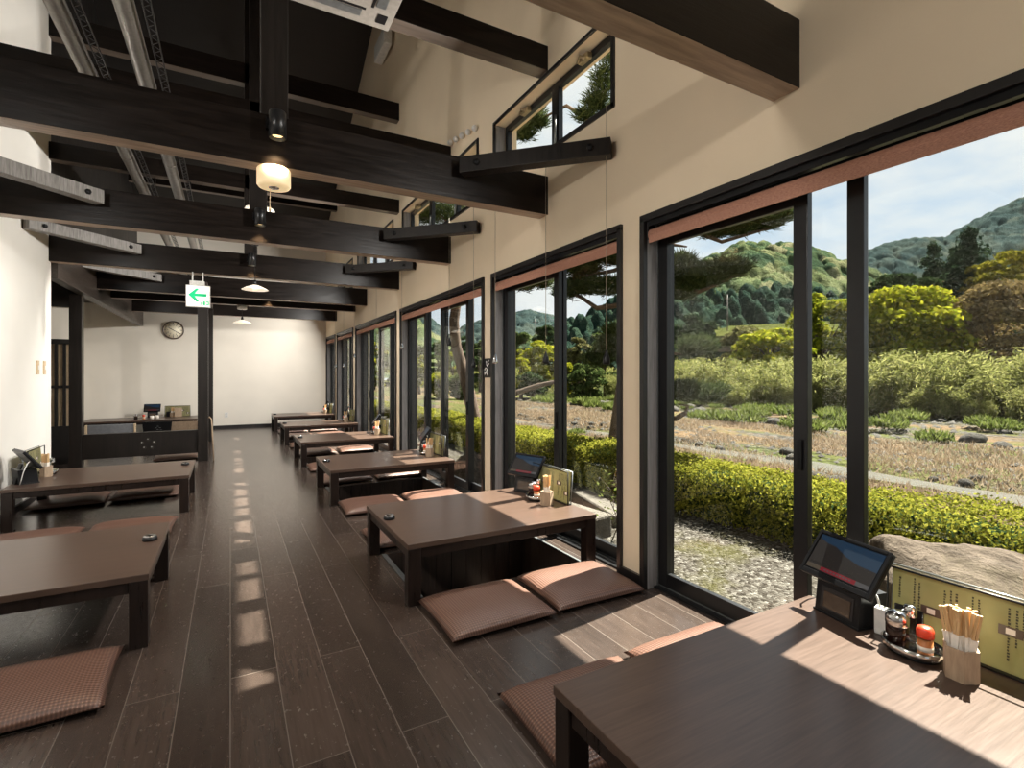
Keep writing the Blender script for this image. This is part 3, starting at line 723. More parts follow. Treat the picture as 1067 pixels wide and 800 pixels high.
# ------------------------------------------------------------------ alcove side
b = B(); b.box((XL-.055, YLE+.02, 2.39), (XL+.055, YB-.01, 2.84), M['beamy'], .006); tag(obj('lintel_beam', b), 'brown lintel beam running along the left side to the back wall', 'beam')
PX = -1.845
for x, y, h, n in ((-1.845, 8.94, 2.39, 'dark square post at the left end of the low partition'), (-.36, 8.94, 2.56, 'dark square post at the aisle end of the low partition'), (-.36, 11.4, 2.56, 'dark square post farther back beside the aisle')):
    b = B(); b.box((-.068, 0, 0), (.068, .135, h), M['post'], .005); tag(obj('square_post', b, loc=(x, y, 0)), n, 'post', 'square posts of the alcove')
b = B(); b.box((-.42, 8.9, 2.56), (-.30, 11.6, 2.68), M['beamy'], .004); tag(obj('rail_beam', b), 'dark beam on top of the two aisle posts', 'beam')
# low partition with five round holes
r = thing('low_partition', 'low black partition board with a ring of five small holes', 'partition', (0, 8.96, 0))
b = B(); hx, hz = -1.035, .30
def board_with_holes(x0, x1, z0, z1, holes, y0, y1, m):
    bm = bmesh.new(); N = 10; import itertools
    # grid columns around the holes: each hole sits in its own square cell
    xs = sorted({x0, x1} | {h[0]+s*.035 for h in holes for s in (-1, 1)}); zs = sorted({z0, z1} | {h[1]+s*.035 for h in holes for s in (-1, 1)})
    out = B(); rr = .019
    for xa, xb in zip(xs, xs[1:]):
        for za, zb in zip(zs, zs[1:]):
            if xb-xa < 1e-6 or zb-za < 1e-6: continue
            out.box((xa, y0, za), (xb, y1, zb), m)
    return out
b.box((-1.777, 0, .13), (-.428, .09, .47), M['post'], .004)
obj('board', b, r)
for k in range(5):
    a = PI/2+k*2*PI/5; b = B(); b.lathe([(.021, .0), (.017, -.004), (.014, .03), (0, .03)], M['label'], 12, (hx+.075*math.cos(a), -.0005, hz+.065*math.sin(a)), Matrix.Rotation(-PI/2, 4, 'X')); b.sphere((hx+.075*math.cos(a)-.004, -.001, hz+.065*math.sin(a)+.006), .006, M['plasticw'], 1); obj('peephole', b, r)
# lattice door with infill
r = sroot('door_1', (-2.62, 9.6, 0))
b = B(); b.box((-.72, 0, 0), (-.66, .05, 1.80), M['trim']); b.box((.66, 0, 0), (.72, .05, 1.80), M['trim']); b.box((-.72, 0, 1.74), (.72, .05, 1.81), M['trim']); b.box((-.66, 0, 0), (.66, .05, .55), M['trim']); b.box((-.66, .01, 1.1), (.66, .045, 1.14), M['trim']); obj('door_frame', b, r)
b = B()
for k in range(14): b.box((-.62+k*.093, .008, .55), (-.585+k*.093, .042, 1.76), M['trim'])
obj('lattice', b, r); b = B(); b.box((-.66, .046, .5), (.66, .052, 1.78), M['slat']); obj('backing', b, r)
b = B(); b.box((-3.37, 9.6, 1.81), (-1.9, 9.68, 2.27), M['backwall']); b.box((-3.37, 9.55, 2.27), (-1.9, 9.7, 2.85), M['trim']); struct('wall_door_header', b)
# clock
r = thing('wall_clock', 'round wall clock with dark rim on the back wall', 'clock', (-1.15, YB-.002, 2.32)); rot = Matrix.Rotation(PI/2, 4, 'X')
b = B(); b.lathe([(0, 0), (.205, 0), (.212, .012), (.205, .035), (.190, .038), (.183, .022), (0, .02)], M['clockrim'], 40, mat4=rot); obj('rim', b, r)
b = B(); b.lathe([(.184, .021), (.184, .024), (0, .025)], M['clockface'], 40, mat4=rot); obj('dial', b, r)
b = B()
for k in range(12):
    a = k*PI/6; b.box((-.006, -.0275, .14), (.006, -.0255, .17 if k % 3 else .175), M['label'], mat4=Matrix.Rotation(a, 4, 'Y'))
def text(b, s, size, m, mat4):
    cu = bpy.data.curves.new('tmp', 'FONT'); cu.body = s; cu.size = size; cu.align_x = 'CENTER'; cu.align_y = 'CENTER'; cu.resolution_u = 2
    o = bpy.data.objects.new('tmp', cu); COL.objects.link(o); dg = bpy.context.evaluated_depsgraph_get(); dg.update()
    me = bpy.data.meshes.new_from_object(o.evaluated_get(dg)); b2 = bmesh.new(); b2.from_mesh(me); b.merge(b2, m, mat4)
    bpy.data.objects.remove(o); bpy.data.curves.remove(cu); bpy.data.meshes.remove(me)
for k in range(1, 13):
    a = k*PI/6; text(b, str(k), .045, M['label'], Matrix.Translation((.115*math.sin(a), -.0262, .115*math.cos(a))) @ Matrix.Rotation(PI/2, 4, 'X'))
obj('numerals', b, r)
for ln, w, a in ((.10, .007, math.radians(-60)), (.155, .005, math.radians(122))):
    b = B(); b.box((-w, -.030, -.02), (w, -.027, ln), M['label'], mat4=Matrix.Rotation(a, 4, 'Y')); obj('hand', b, r)
# outlets and wall plates
def outlet(loc, rz, label):
    r = thing('wall_outlet', label, 'outlet', loc, rz)
    b = B(); b.box((-.038, -.008, -.06), (.038, 0, .06), M['plasticw'], .004); obj('plate', b, r)
    b = B()
    for z in (-.025, .025):
        for x in (-.008, .008): b.box((x-.002, -.0095, z-.009), (x+.002, -.0075, z+.009), M['plastic'])
    obj('socket', b, r)
outlet((-.085, YB-.001, .325), 0, 'white power outlet low on the back wall right of the aisle posts')
for k, y in enumerate((7.08, 7.30)):
    b = B(); b.box((0, -.035, 0), (.012, .035, .145), M['slat'], .003); b.box((.012, -.012, .05), (.016, .012, .095), M['plasticw'], .002)
    tag(obj('switch_plate', b, loc=(XL, y, 1.30)), ('left' if k == 0 else 'right')+' one of two narrow wooden switch plates on the white left wall', 'switch', 'wooden switch plates')

# ------------------------------------------------------------------ low tables
def make_table(label, loc, X, D=TD, rz=0):
    r = thing('low_table', label, 'table', loc, rz, 'low dark wooden tables')
    H = .35
    b = B(); b.box((0, 0, H-.03), (X, D, H), M['tabletop'], .003); obj('tabletop', b, r)
    a = .012
    for lo, hi in (((a+.07, a, H-.085), (X-a-.07, a+.03, H-.03)), ((a+.07, D-a-.03, H-.085), (X-a-.07, D-a, H-.03)), ((a, a+.07, H-.085), (a+.03, D-a-.07, H-.03)), ((X-a-.03, a+.07, H-.085), (X-a, D-a-.07, H-.03))):
        b = B(); b.box(lo, hi, M['tableleg'], .002); obj('apron', b, r)
    for x in (a-.008, X-a-.067):
        for y in (a-.008, D-a-.067):
            b = B(); b.box((x, y, 0), (x+.075, y+.075, H-.03), M['tableleg'], .004); obj('leg', b, r)
    return r
LAB = ['nearest low wooden table, half in sunlight, with the biggest menu and tablet', 'second low wooden table from the camera along the windows', 'third low wooden table from the camera along the windows', 'fourth low wooden table from the camera along the windows', 'fifth low wooden table from the camera along the windows', 'farthest low wooden table by the back wall along the windows']
t0 = make_table(LAB[0], (TX0, TR[0], 0), TX1-TX0)
for i in range(1, 6): dup(t0, (TX0, TR[i], 0), label=LAB[i])
dup(t0, (LX0, TLB, 0), label='nearer low wooden table on the left, bare except for a call button')
dup(t0, (LX0, TLA, 0), label='farther low wooden table on the left against the white wall')
make_table('long low table at the back wall behind the black partition', (-2.62, 12.92, 0), 2.0, 1.0)

# cushions
def cushion_mesh():
    nx, ny = 30, 26; W, D, T = .305, .262, .078
    s = np.linspace(-1, 1, nx); t = np.linspace(-1, 1, ny); S_, T_ = np.meshgrid(s, t, indexing='ij')
    e = lambda a: np.clip(1-np.abs(a)**4.0, 0, 1)**.55
    h = e(S_)*e(T_)
    X = W*S_*(1-.035*(1-T_**2)*np.abs(S_)**3); Y = D*T_*(1-.035*(1-S_**2)*np.abs(T_)**3)
    dent = .010*fbm(S_*1.5+5, T_*1.5+3, 5, 3)
    zt = .026+(T-.026)*h*(1-.09*np.exp(-(S_**2+T_**2)*3))+dent*h-.005*h; zb = .026-.026*h
    V = np.concatenate([np.stack([X, Y, zt], -1).reshape(-1, 3), np.stack([X, Y, zb], -1).reshape(-1, 3)])
    F = []; o = nx*ny
    for i in range(nx-1):
        for j in range(ny-1):
            a = i*ny+j; F.append((a, a+ny, a+ny+1, a+1)); F.append((o+a, o+a+1, o+a+ny+1, o+a+ny))
    me = nmesh('cushion', V, F, M['weave'], True)
    bm = bmesh.new(); bm.from_mesh(me); bmesh.ops.remove_doubles(bm, verts=bm.verts[:], dist=.0008); bm.to_mesh(me); bm.free()
    return me
CM = cushion_mesh()
def cushion(x, y, rz, label):
    o = bpy.data.objects.new('floor_cushion', CM); o.location = (x, y, .001); o.rotation_euler = (0, 0, math.radians(rz)); link(o)
    return tag(o, label, 'cushion', 'brown woven floor cushions')
TN = ['nearest', 'second', 'third', 'fourth', 'fifth', 'farthest']
xa, xb = 1.228, 1.862
for i, y0 in enumerate(TR):
    if i > 0:
        cushion(xa, y0-.245, RNG.uniform(-2, 2), 'brown woven floor cushion on the near side of the %s window table, aisle end' % TN[i])
        cushion(xb, y0-.235, RNG.uniform(-2, 2), 'brown woven floor cushion on the near side of the %s window table, window end' % TN[i])
    cushion(xa, y0+TD+.235, RNG.uniform(-2, 2), 'brown woven floor cushion on the far side of the %s window table, aisle end' % TN[i]) if i < 5 else None
    cushion(xb+.02, y0+TD+.235, RNG.uniform(-2, 2), 'brown woven floor cushion on the far side of the %s window table, window end' % TN[i]) if i < 5 else None
cushion(-.735, 2.72, 1.5, 'brown woven floor cushion in front of the nearer left table')
cushion(-.725, TLB+TD+.20, 1, 'brown woven floor cushion just beyond the nearer left table, aisle end')
cushion(-.715, TLA-.50, -2, 'brown woven floor cushion in front of the farther left table, aisle end')
cushion(-1.355, TLA-.52, 1, 'brown woven floor cushion in front of the farther left table, wall end')
cushion(-.78, TLA+TD+.02, -1, 'brown woven floor cushion behind the farther left table, aisle end')
cushion(-1.415, TLA+TD-.02, 2, 'brown woven floor cushion behind the farther left table, wall end')
cushion(-.72, 9.42, 3, 'brown floor cushion lying just behind the low partition by its aisle post')

# ------------------------------------------------------------------ things on the tables
def make_tablet(label, loc, rz):
    """dock stand + tilted tablet; local +X is the way the screen faces"""
    r = thing('tablet_terminal', label, 'tablet', loc, rz, 'tablet terminals on docks')
    b = B(); b.prism([(.05, -.095, 0), (.05, .095, 0), (.035, .095, .125), (.035, -.095, .125)], (-.125, 0, 0), M['plastic']); b.box((-.08, -.10, 0), (.055, .10, .008), M['plastic'], .002); obj('dock', b, r)
    b = B(); b.prism([(.0495, -.07, .022), (.0495, .07, .022), (.0385, .07, .105), (.0385, -.07, .105)], (.0015, 0, 0), M['scr_dark']); b.prism([(.0515, -.055, .03), (.0515, .06, .03), (.043, .06, .09), (.043, -.055, .09)], (.0015, 0, 0), M['dockwin']); obj('front_window', b, r)
    W, H = .308, .196; tilt = math.radians(37)
    # frame with x = right as seen by the viewer, y = up, z = out of the screen
    n = Vector((math.cos(tilt), 0, math.sin(tilt))); up = Vector((-math.sin(tilt), 0, math.cos(tilt))); rt = up.cross(n)
    mm = Matrix(((rt.x, up.x, n.x, -.0), (rt.y, up.y, n.y, -.01), (rt.z, up.z, n.z, .215), (0, 0, 0, 1)))
    b = B(); b.box((-W/2, -H/2, -.022), (W/2, H/2, -.001), M['plastic'], .006, mat4=mm); c = .013
    b.box((-W/2, -H/2, -.001), (-W/2+c, H/2, .0035), M['plastic'], .002, mat4=mm); b.box((W/2-c, -H/2, -.001), (W/2, H/2, .0035), M['plastic'], .002, mat4=mm)
    b.box((-W/2+c, -H/2, -.001), (W/2-c, -H/2+c*1.6, .0035), M['plastic'], .002, mat4=mm); b.box((-W/2+c, H/2-c, -.001), (W/2-c, H/2, .0035), M['plastic'], .002, mat4=mm)
    tb = obj('tablet', b, r)
    b = B(); sw, sh = W-.036, H-.045; z = .0002; x0, y0 = -sw/2, -sh/2+.004
    def q(pts, m, dz=0): b.prism([mm @ Vector((x0+px*sw, y0+py*sh, z+dz)) for px, py in pts], n*.0002, m)
    q([(0, 0), (1, 0), (1, 1), (0, 1)], M['scr_sky'])
    q([(0, .14), (1, .14), (1, .50), (.72, .52), (.5, .62), (.3, .78), (.15, .80), (0, .88)], M['scr_dark'], .0004)
    q([(0, 0), (1, 0), (1, .15), (0, .15)], M['scr_dark'], .0006)
    q([(0, .02), (.24, .02), (.24, .13), (0, .13)], M['scr_tan'], .0008); q([(.24, .02), (.80, .02), (.80, .13), (.24, .13)], M['scr_red'], .0008); q([(.80, .02), (1, .02), (1, .13), (.80, .13)], M['scr_grey'], .0008)
    q([(.02, .20), (.45, .34), (.7, .24), (.62, .20)], M['scr_dark'], .0006)
    for k in range(9): q([(.30+k*.05, .055), (.33+k*.05, .055), (.33+k*.05, .095), (.30+k*.05, .095)], M['scr_grey'], .001)
    rr = random.Random(3)
    for k in range(46):
        px = rr.uniform(.05, .95); py = rr.uniform(.18, .48); s = .005+.006*rr.random(); q([(px, py), (px+s, py), (px+s, py+s), (px, py+s)], M['scr_tan'], .001)
    obj('screen', b, tb)
    b = B(); b.prism([(-.085, -.04, .0), (-.085, .04, .0), (-.04, .04, .17), (-.04, -.04, .17)], (-.012, 0, 0), M['plastic']); obj('back_strut', b, r)
    b = B(); b.tube([(-.03, -.165, .20), (-.05, -.19, .19), (-.075, -.20, .13), (-.09, -.19, .05), (-.095, -.17, .01)], .004, M['cable'], 6); obj('charging_cable', b, r)
    return r
def make_menu(label, loc, rz):
    """wire stand with a wide menu sheet standing along local Y, print towards +X"""
    r = thing('menu_stand', label, 'menu', loc, rz, 'menus standing in wire holders'); L, H = .47, .235
    b = B(); mm = Matrix.Rotation(math.radians(-5), 4, 'Y')
    b.box((-.0025, 0, .006), (.0025, L, H), M['menu'], mat4=mm); sheet = b; pics = []
    rr = random.Random(5)
    for sgn in (1, -1):
        b = sheet; xx = .0034*sgn
        y = .02
        while y < L-.02:
            if rr.random() < .16: y += .03; continue
            zt = H-.022-rr.random()*.012; zb = rr.choice((.13, .09, .05, .03)); z = zt
            while z > zb:
                hh = rr.uniform(.004, .008); b.box((xx-.0003, y, z-hh), (xx+.0003, y+rr.uniform(.004, .007), z), M['label'], mat4=mm); z -= hh+.003
            y += rr.uniform(.013, .020)
        for y, z in ((.09, .10), (.30, .12), (.40, .06)):
            b = B(); b.box((xx-.0005, y, z), (xx+.0005, y+.06, z+.03), M['clockrim'], mat4=mm); b.box((xx-.0007, y+.018, z+.006), (xx+.0007, y+.042, z+.024), M['paper'], mat4=mm); pics.append(b)
    sh = obj('menu_sheet', sheet, r)
    for b in pics: obj('dish_picture', b, sh)
    b = B(); b.tube([(.012, L+.006, .0), (.012, L+.006, H+.006), (.012, .0-.006, H+.006), (.012, -.006, .0)], .0045, M['plastic'], 8); b.tube([(-.014, L+.006, .0), (-.03, L+.006, H+.004), (-.03, -.006, H+.004), (-.014, -.006, 0)], .004, M['alug'], 8)
    b.box((-.02, -.008, 0), (.02, L+.008, .006), M['plastic'], .002); obj('wire_frame', b, r)
    b = B(); b.box((.018, .02, .004), (.024, .11, .115), M['plastic'], .004); obj('clip_board', b, r)
    return r
def make_holder(label, loc, rz, glabel, n=13):
    R = .047; H = .098
    b = B(); a6 = [(R*math.cos(k*PI/3+.3), R*math.sin(k*PI/3+.3)) for k in range(6)]; i6 = [(x*.86, y*.86) for x, y in a6]
    for k in range(6):
        p, q_, pi, qi = a6[k], a6[(k+1) % 6], i6[k], i6[(k+1) % 6]
        b.prism([(*p, 0), (*q_, 0), (*qi, 0), (*pi, 0)], (0, 0, H), M['holder'])
    b.prism([(*p, 0) for p in i6], (0, 0, .006), M['holder']); r = tag(obj('chopstick_holder', b, loc=loc, rot=(0, 0, rz)), label, 'holder', 'wooden chopstick holders')
    rr = random.Random(int(loc[1]*100))
    base = None
    for k in range(n):
        a = rr.uniform(0, 2*PI); q = R*.6*math.sqrt(rr.random()); lean = rr.uniform(-.15, .19); la = rr.uniform(0, 2*PI)
        L = .205
        if base is None:
            s = thing('chopsticks', glabel, 'chopsticks', (0, 0, 0), group='chopsticks in '+label)
            b = B()
            for dy in (-.0042, .0042): b.prism([(-.003, dy-.0034, 0), (.003, dy-.0034, 0), (.003, dy+.0034, 0), (-.003, dy+.0034, 0)], (0, 0, L), M['stick'])
            obj('sticks', b, s); b = B(); b.box((-.0042, -.0092, .002), (.0042, .0092, .125), M['paper']); obj('paper_sleeve', b, s); base = s
        else: s = dup(base)
        s.location = (loc[0]+q*math.cos(a), loc[1]+q*math.sin(a), loc[2]+.008); s.rotation_euler = (lean*math.cos(la), lean*math.sin(la), rr.uniform(0, PI))
    return r
def make_tray(label, loc, rz=0):
    r = thing('condiment_tray', label, 'tray', loc, rz, 'oval steel condiment trays')
    b = B(); b.lathe([(0, .0), (.058, .0), (.060, .008), (0, .01)], M['plastic'], 28, sx=1., sy=1.25); obj('base', b, r)
    b = B(); b.lathe([(0, .010), (.060, .010), (.068, .018), (.072, .038), (.074, .038), (.071, .016), (.062, .008), (0, .0085)], M['steel'], 32, sx=1., sy=1.25); obj('dish', b, r); return r
def make_soy(label, loc):
    r = thing('soy_bottle', label, 'bottle', loc, group='soy sauce bottles')
    b = B(); b.lathe([(0, 0), (.031, 0), (.034, .004), (.034, .06), (.030, .066), (0, .066)], M['soy'], 24); obj('body', b, r)
    b = B(); b.lathe([(.0345, .060), (.0355, .064), (.035, .082), (.028, .094), (.012, .099), (0, .099)], M['steel'], 24); b.tube([(.028, 0, .084), (.046, 0, .092)], [.008, .004], M['steel'], 8); obj('lid', b, r); return r
def make_shaker(label, loc, lid='red', cont='spice'):
    r = thing('spice_shaker', label, 'shaker', loc, group='spice shakers with red lids')
    b = B(); b.lathe([(0, 0), (.018, 0), (.020, .003), (.020, .050), (0, .050)], M[cont], 20); obj('contents', b, r)
    b = B(); b.lathe([(.0207, .022), (.0212, .022), (.0212, .034), (.0207, .034)], M['paper'], 20); b.lathe([(.0205, .050), (.0205, .057), (0, .057)], M['bottle'], 20); obj('label_band', b, r)
    b = B(); b.lathe([(.0195, .056), (.0225, .056), (.0225, .072), (.019, .080), (.010, .083), (0, .083)], M[lid], 20); obj('lid', b, r); return r
def make_jar(label, loc):
    r = thing('glass_cruet', label, 'jar', loc, group='tall glass cruets with steel tops')
    b = B(); b.lathe([(0, 0), (.017, 0), (.018, .003), (.017, .08), (.013, .09), (0, .09)], M['bottle'], 18); obj('body', b, r)
    b = B(); b.lathe([(.014, .088), (.020, .09), (.020, .118), (.016, .124), (0, .125)], M['steel'], 18); obj('lid', b, r); return r
def make_button(label, loc):
    r = thing('call_button', label, 'call button', loc, group='round call buttons at the aisle ends')
    b = B(); b.lathe([(0, 0), (.036, 0), (.038, .004), (.036, .018), (.028, .024), (0, .024)], M['plastic'], 24); obj('base', b, r)
    b = B(); b.lathe([(.030, .0225), (.030, .027), (.022, .031), (0, .032)], M['steel'], 24); obj('button', b, r); return r
H = .35
protos = {}
WT = ['nearest', 'second', 'third', 'fourth', 'fifth', 'farthest']
for i, y0 in enumerate(TR):
    w = WT[i]+' window table'
    spots = dict(tab=((2.105, y0+.80, H), PI), menu=((2.155, y0+.665, H), PI), hold=((2.01, y0+.405, H), 0), tray=((2.035, y0+.545, H), 0), soy=((2.035, y0+.592, H+.0105), 0), sha=((2.015, y0+.502, H+.0105), 0), jar=((2.075, y0+.57, H+.0105), 0), btn=((.915, y0+.56, H), 0))
    labs = dict(tab='black tablet tilted on a dock on the '+w, menu='menu sheet in a wire stand on the '+w, hold='wooden chopstick holder on the '+w, tray='oval steel condiment tray on the '+w, soy='dark soy sauce bottle with steel lid on the '+w, sha='spice shaker with red lid on the '+w, jar='tall glass cruet with steel top on the '+w, btn='round black call button on the aisle end of the '+w)
    if i > 0: spots['menu'] = ((2.155, y0+.755, H), PI); spots['hold'] = ((2.02, y0+.37, H), 0)
    for k, (loc, rz) in spots.items():
        if k == 'btn' and i == 0: continue
        if k == 'hold':
            make_holder(labs[k], loc, .2, 'paper-sleeved wooden chopsticks standing in the holder on the '+w, 19 if i == 0 else 9 if i < 3 else 6); continue
        if k not in protos:
            protos[k] = {'tab': make_tablet, 'menu': make_menu, 'tray': make_tray}[k](labs[k], loc, rz) if k in ('tab', 'menu', 'tray') else {'soy': make_soy, 'sha': make_shaker, 'jar': make_jar, 'btn': make_button}[k](labs[k], loc)
            if k == 'tab': protos[k].rotation_euler = (0, 0, math.radians(167))
            if k == 'sha': protos[k].scale = (1.08, 1.08, 1.28)
            if k == 'soy': protos[k].scale = (1, 1, 1.2)
            if k == 'jar': protos[k].scale = (1, 1, 1.1)
        else: dup(protos[k], loc, rz=(math.radians(200) if i == 1 else None) if k == 'tab' else rz, label=labs[k])
# left tables
w = 'farther left table'
dup(protos['tab'], (-1.56, TLA+.30, H), rz=math.radians(28), label='black tablet tilted on a dock on the '+w)
dup(protos['menu'], (-1.70+.06, TLA+.56, H), rz=0, label='menu sheet in a wire stand on the '+w)
make_holder('wooden chopstick holder on the '+w, (-1.50, TLA+.56, H), .2, 'paper-sleeved wooden chopsticks standing in the holder on the '+w, 8)
dup(protos['tray'], (-1.52, TLA+.70, H), label='oval steel condiment tray on the '+w)
dup(protos['soy'], (-1.52, TLA+.67, H+.0105), label='dark soy sauce bottle with steel lid on the '+w)
dup(protos['jar'], (-1.50, TLA+.74, H+.0105), label='tall glass cruet with steel top on the '+w)
dup(protos['btn'], (-.415, TLA+.66, H), label='round black call button on the farther left table')
dup(protos['btn'], (-.405, TLB+.60, H), label='round black call button on the nearer left table')
# power adapter beside the nearest tablet
r = thing('power_adapter', 'white power adapter standing behind the condiments on the nearest window table', 'adapter', (2.10, TR[0]+.655, H), math.radians(12))
b = B(); b.box((-.02, -.035, 0), (.02, .035, .095), M['plasticw'], .006); obj('case', b, r)
b = B(); b.tube([(0, .02, .095), (.0, .03, .13), (.02, .05, .14), (.03, .07, .12)], .0035, M['cable'], 6); b.tube([(-.01, -.03, .02), (-.03, -.05, .006), (-.05, -.03, .004)], .0035, M['cable'], 6); obj('lead', b, r)
# alcove table things
w = 'back table behind the partition'
dup(protos['tab'], (-1.50, 13.72, H), rz=math.radians(-90), label='black tablet tilted on a dock on the '+w)
dup(protos['menu'], (-1.28, 13.80, H), rz=math.radians(-90), label='menu sheet in a wire stand on the '+w)
b = B(); b.box((-.07, -.02, 0), (.07, .02, .2), M['holder'], .006); tag(obj('wooden_stand', b, loc=(-1.02, 13.62, H)), 'pale wooden card stand before the menu on the '+w, 'stand')
make_holder('wooden chopstick holder on the '+w, (-1.14, 13.70, H), .2, 'paper-sleeved wooden chopsticks standing in the holder on the '+w, 6)
dup(protos['sha'], (-1.60, 13.2, H), label='red-lidded shaker on the '+w, scale=(1.2, 1.2, 1.2))
dup(protos['soy'], (-1.74, 13.22, H), label='dark soy sauce bottle with steel lid on the '+w)
def cup(loc, label):
    b = B(); b.lathe([(0, 0), (.03, 0), (.036, .03), (.038, .075), (.034, .075), (.032, .03), (0, .008)], M['paper'], 18); return tag(obj('cup', b, loc=loc), label, 'cup', 'cups on the back table')
cup((-1.45, 13.12, H), 'small white cup on the back table behind the partition'); cup((-1.37, 13.24, H), 'small yellowish cup beside the white cup on the back table')
# legless chairs
r = thing('legless_chair', 'black legless chair back showing above the low partition', 'chair', (-1.20, 11.6, 0))
b = B(); b.box((-.23, 0, .02), (.23, .46, .07), M['plastic'], .01); obj('seat', b, r)
b = B(); b.prism([(-.20, .0, .06), (.20, 0, .06), (.24, -.10, .42), (-.22, -.10, .42)], (0, .025, 0), M['plastic']); obj('backrest', b, r)
b = B()
for x, z in ((-.03, .3), (.0, .27), (.035, .3), (.0, .33), (.05, .26)): b.box((x, -.078, z), (x+.03, -.07, z+.008), M['alug'])
obj('ornament', b, r)
r = thing('legless_chair', 'grey patterned legless chair back behind the left part of the partition', 'chair', (-1.88, 11.6, 0))
b = B(); b.box((-.3, 0, .02), (.3, .46, .07), M['greycloth'], .01); obj('seat', b, r)
b = B(); b.box((-.33, -.08, .07), (.33, -.04, .40), M['greycloth'], .012); obj('backrest', b, r)
b = B(); b.box((.335, -.09, .0), (.365, -.03, .40), M['slat'], .005); obj('side_rail', b, r); b = B(); b.box((-.365, -.09, .0), (-.335, -.03, .40), M['slat'], .005); obj('side_rail', b, r)
r = thing('legless_chair', 'pale wooden legless chair back beside the aisle post behind the partition', 'chair', (-.72, 11.7, 0))
b = B(); b.box((-.23, 0, .02), (.23, .46, .06), M['holder'], .01); obj('seat', b, r); b = B(); b.prism([(-.26, -.0, .06), (.2, 0, .06), (.32, -.1, .40), (-.30, -.1, .40)], (0, .02, 0), M['holder']); obj('backrest', b, r)
# walking stick leaning on the post
b = B(); b.tube([(-.22, 8.93, .002), (-.245, 8.98, .55), (-.25, 8.99, .62), (-.28, 8.99, .66), (-.30, 8.985, .63)], .010, M['holder'], 8); tag(obj('walking_stick', b), 'pale thin stick leaning against the aisle post of the partition', 'stick')

# ================================================================== OUTDOORS
GZ = -.22
exec_out = True
# gravel yard
b = B(); b.box((XO-.03, -14, GZ-.3), (6.2, 40, GZ), M['gravel']); tag(struct('gravel_ground', b))
b = B(); b.box((XO-.2, -14, GZ-.3), (XO, 40, -.06), M['concrete']); struct('foundation', b)
# river valley
nx, ny = 110, 170
X = 5.6+(np.linspace(0, 1, nx)**1.5)*64; Y = -30+np.linspace(0, 1, ny)**1.15*190
XX, YY = np.meshgrid(X, Y, indexing='ij')
def valley(x, y):
    s = np.clip((x-5.6)/3.6, 0, 1); s = s*s*(3-2*s)
    z = GZ-.02-1.28*s
    z = z+(fbm(x*.35, y*.16, 3)-.5)*.5*s+(fbm(x*1.4, y*1.1, 9)-.5)*.16*s
    xc = 15.6+1.2*np.sin(y*.09+.6)
    z = z-.40*np.exp(-((x-xc)/1.1)**2)
    bk = np.clip((x-40)/12, 0, 1); z = z+bk*bk*1.4
    return z
ZZ = valley(XX, YY); ii = np.arange(nx*ny).reshape(nx, ny)
F = np.stack([ii[:-1, :-1], ii[1:, :-1], ii[1:, 1:], ii[:-1, 1:]], -1).reshape(-1, 4)
o = link(bpy.data.objects.new('riverbed_ground', nmesh('riverbed_ground', np.stack([XX, YY, ZZ], -1).reshape(-1, 3), F, M['river'], True))); o['kind'] = 'structure'
# creek water ribbon
yy = np.linspace(-20, 120, 160); xc = 15.6+1.2*np.sin(yy*.09+.6); w_ = .75+.3*np.sin(yy*.7)
V = np.concatenate([np.stack([xc-w_, yy, np.full_like(yy, -1.72)], -1), np.stack([xc+w_, yy, np.full_like(yy, -1.72)], -1)]); n = len(yy)
F = [(k, n+k, n+k+1, k+1) for k in range(n-1)]
o = link(bpy.data.objects.new('creek', nmesh('creek', V, F, M['water']))); o['kind'] = 'structure'
def rock_mesh(name, seed, mat, sub=3, flat=.6, rough=.35):
    bm = bmesh.new(); bmesh.ops.create_icosphere(bm, subdivisions=sub, radius=1); rr = np.random.default_rng(seed)
    ph = rr.uniform(0, 40, 3)
    for v in bm.verts:
        p = v.co; k = 1+rough*(fbm(np.array([p.x*1.1+ph[0]+p.z*.7]), np.array([p.y*1.1+ph[1]-p.z*.6]), seed, 4)[0]-.5)*2
        v.co = Vector((p.x*k, p.y*k, p.z*k*flat))
    me = bpy.data.meshes.new(name); bm.to_mesh(me); bm.free(); me.materials.append(mat)
    for p in me.polygons: p.use_smooth = True
    return me
bo = bpy.data.objects.new('boulder', rock_mesh('boulder', 4, M['boulder'], 5, .80, .32)); link(bo)
bo.location = (3.95, 1.20, GZ-.05); bo.scale = (.52, .92, .56); bo.rotation_euler = (.36, .05, .06)
tag(bo, 'big grey-brown boulder outside the nearest window, before the hedge', 'boulder')
bo = bpy.data.objects.new('boulder', rock_mesh('boulder', 8, M['boulder'], 3, .9, .4)); link(bo)
bo.location = (2.98, 6.7, GZ-.05); bo.scale = (.28, .36, .52); tag(bo, 'upright grey rock outside the third window', 'boulder')
b = B(); b.box((-.15, -.42, 0), (.15, .42, .22), M['slab'], .03, 3); tag(obj('stone_block', b, loc=(2.95, 4.15, GZ-.01), rot=(0, 0, .12)), 'pale rectangular stone block on the gravel outside the second window', 'stone')
b = B(); b.box((-.12, -.7, 0), (.12, .5, .13), M['slab'], .03, 3); tag(obj('stone_block', b, loc=(3.62, 4.6, GZ-.01), rot=(0, 0, -.25)), 'low grey kerb stone behind the pale block outside the second window', 'stone')
stones = [rock_mesh('river_stone', 20+k, M['stone'], 2, .6, .4) for k in range(4)]
rr = np.random.default_rng(77); nst = 0
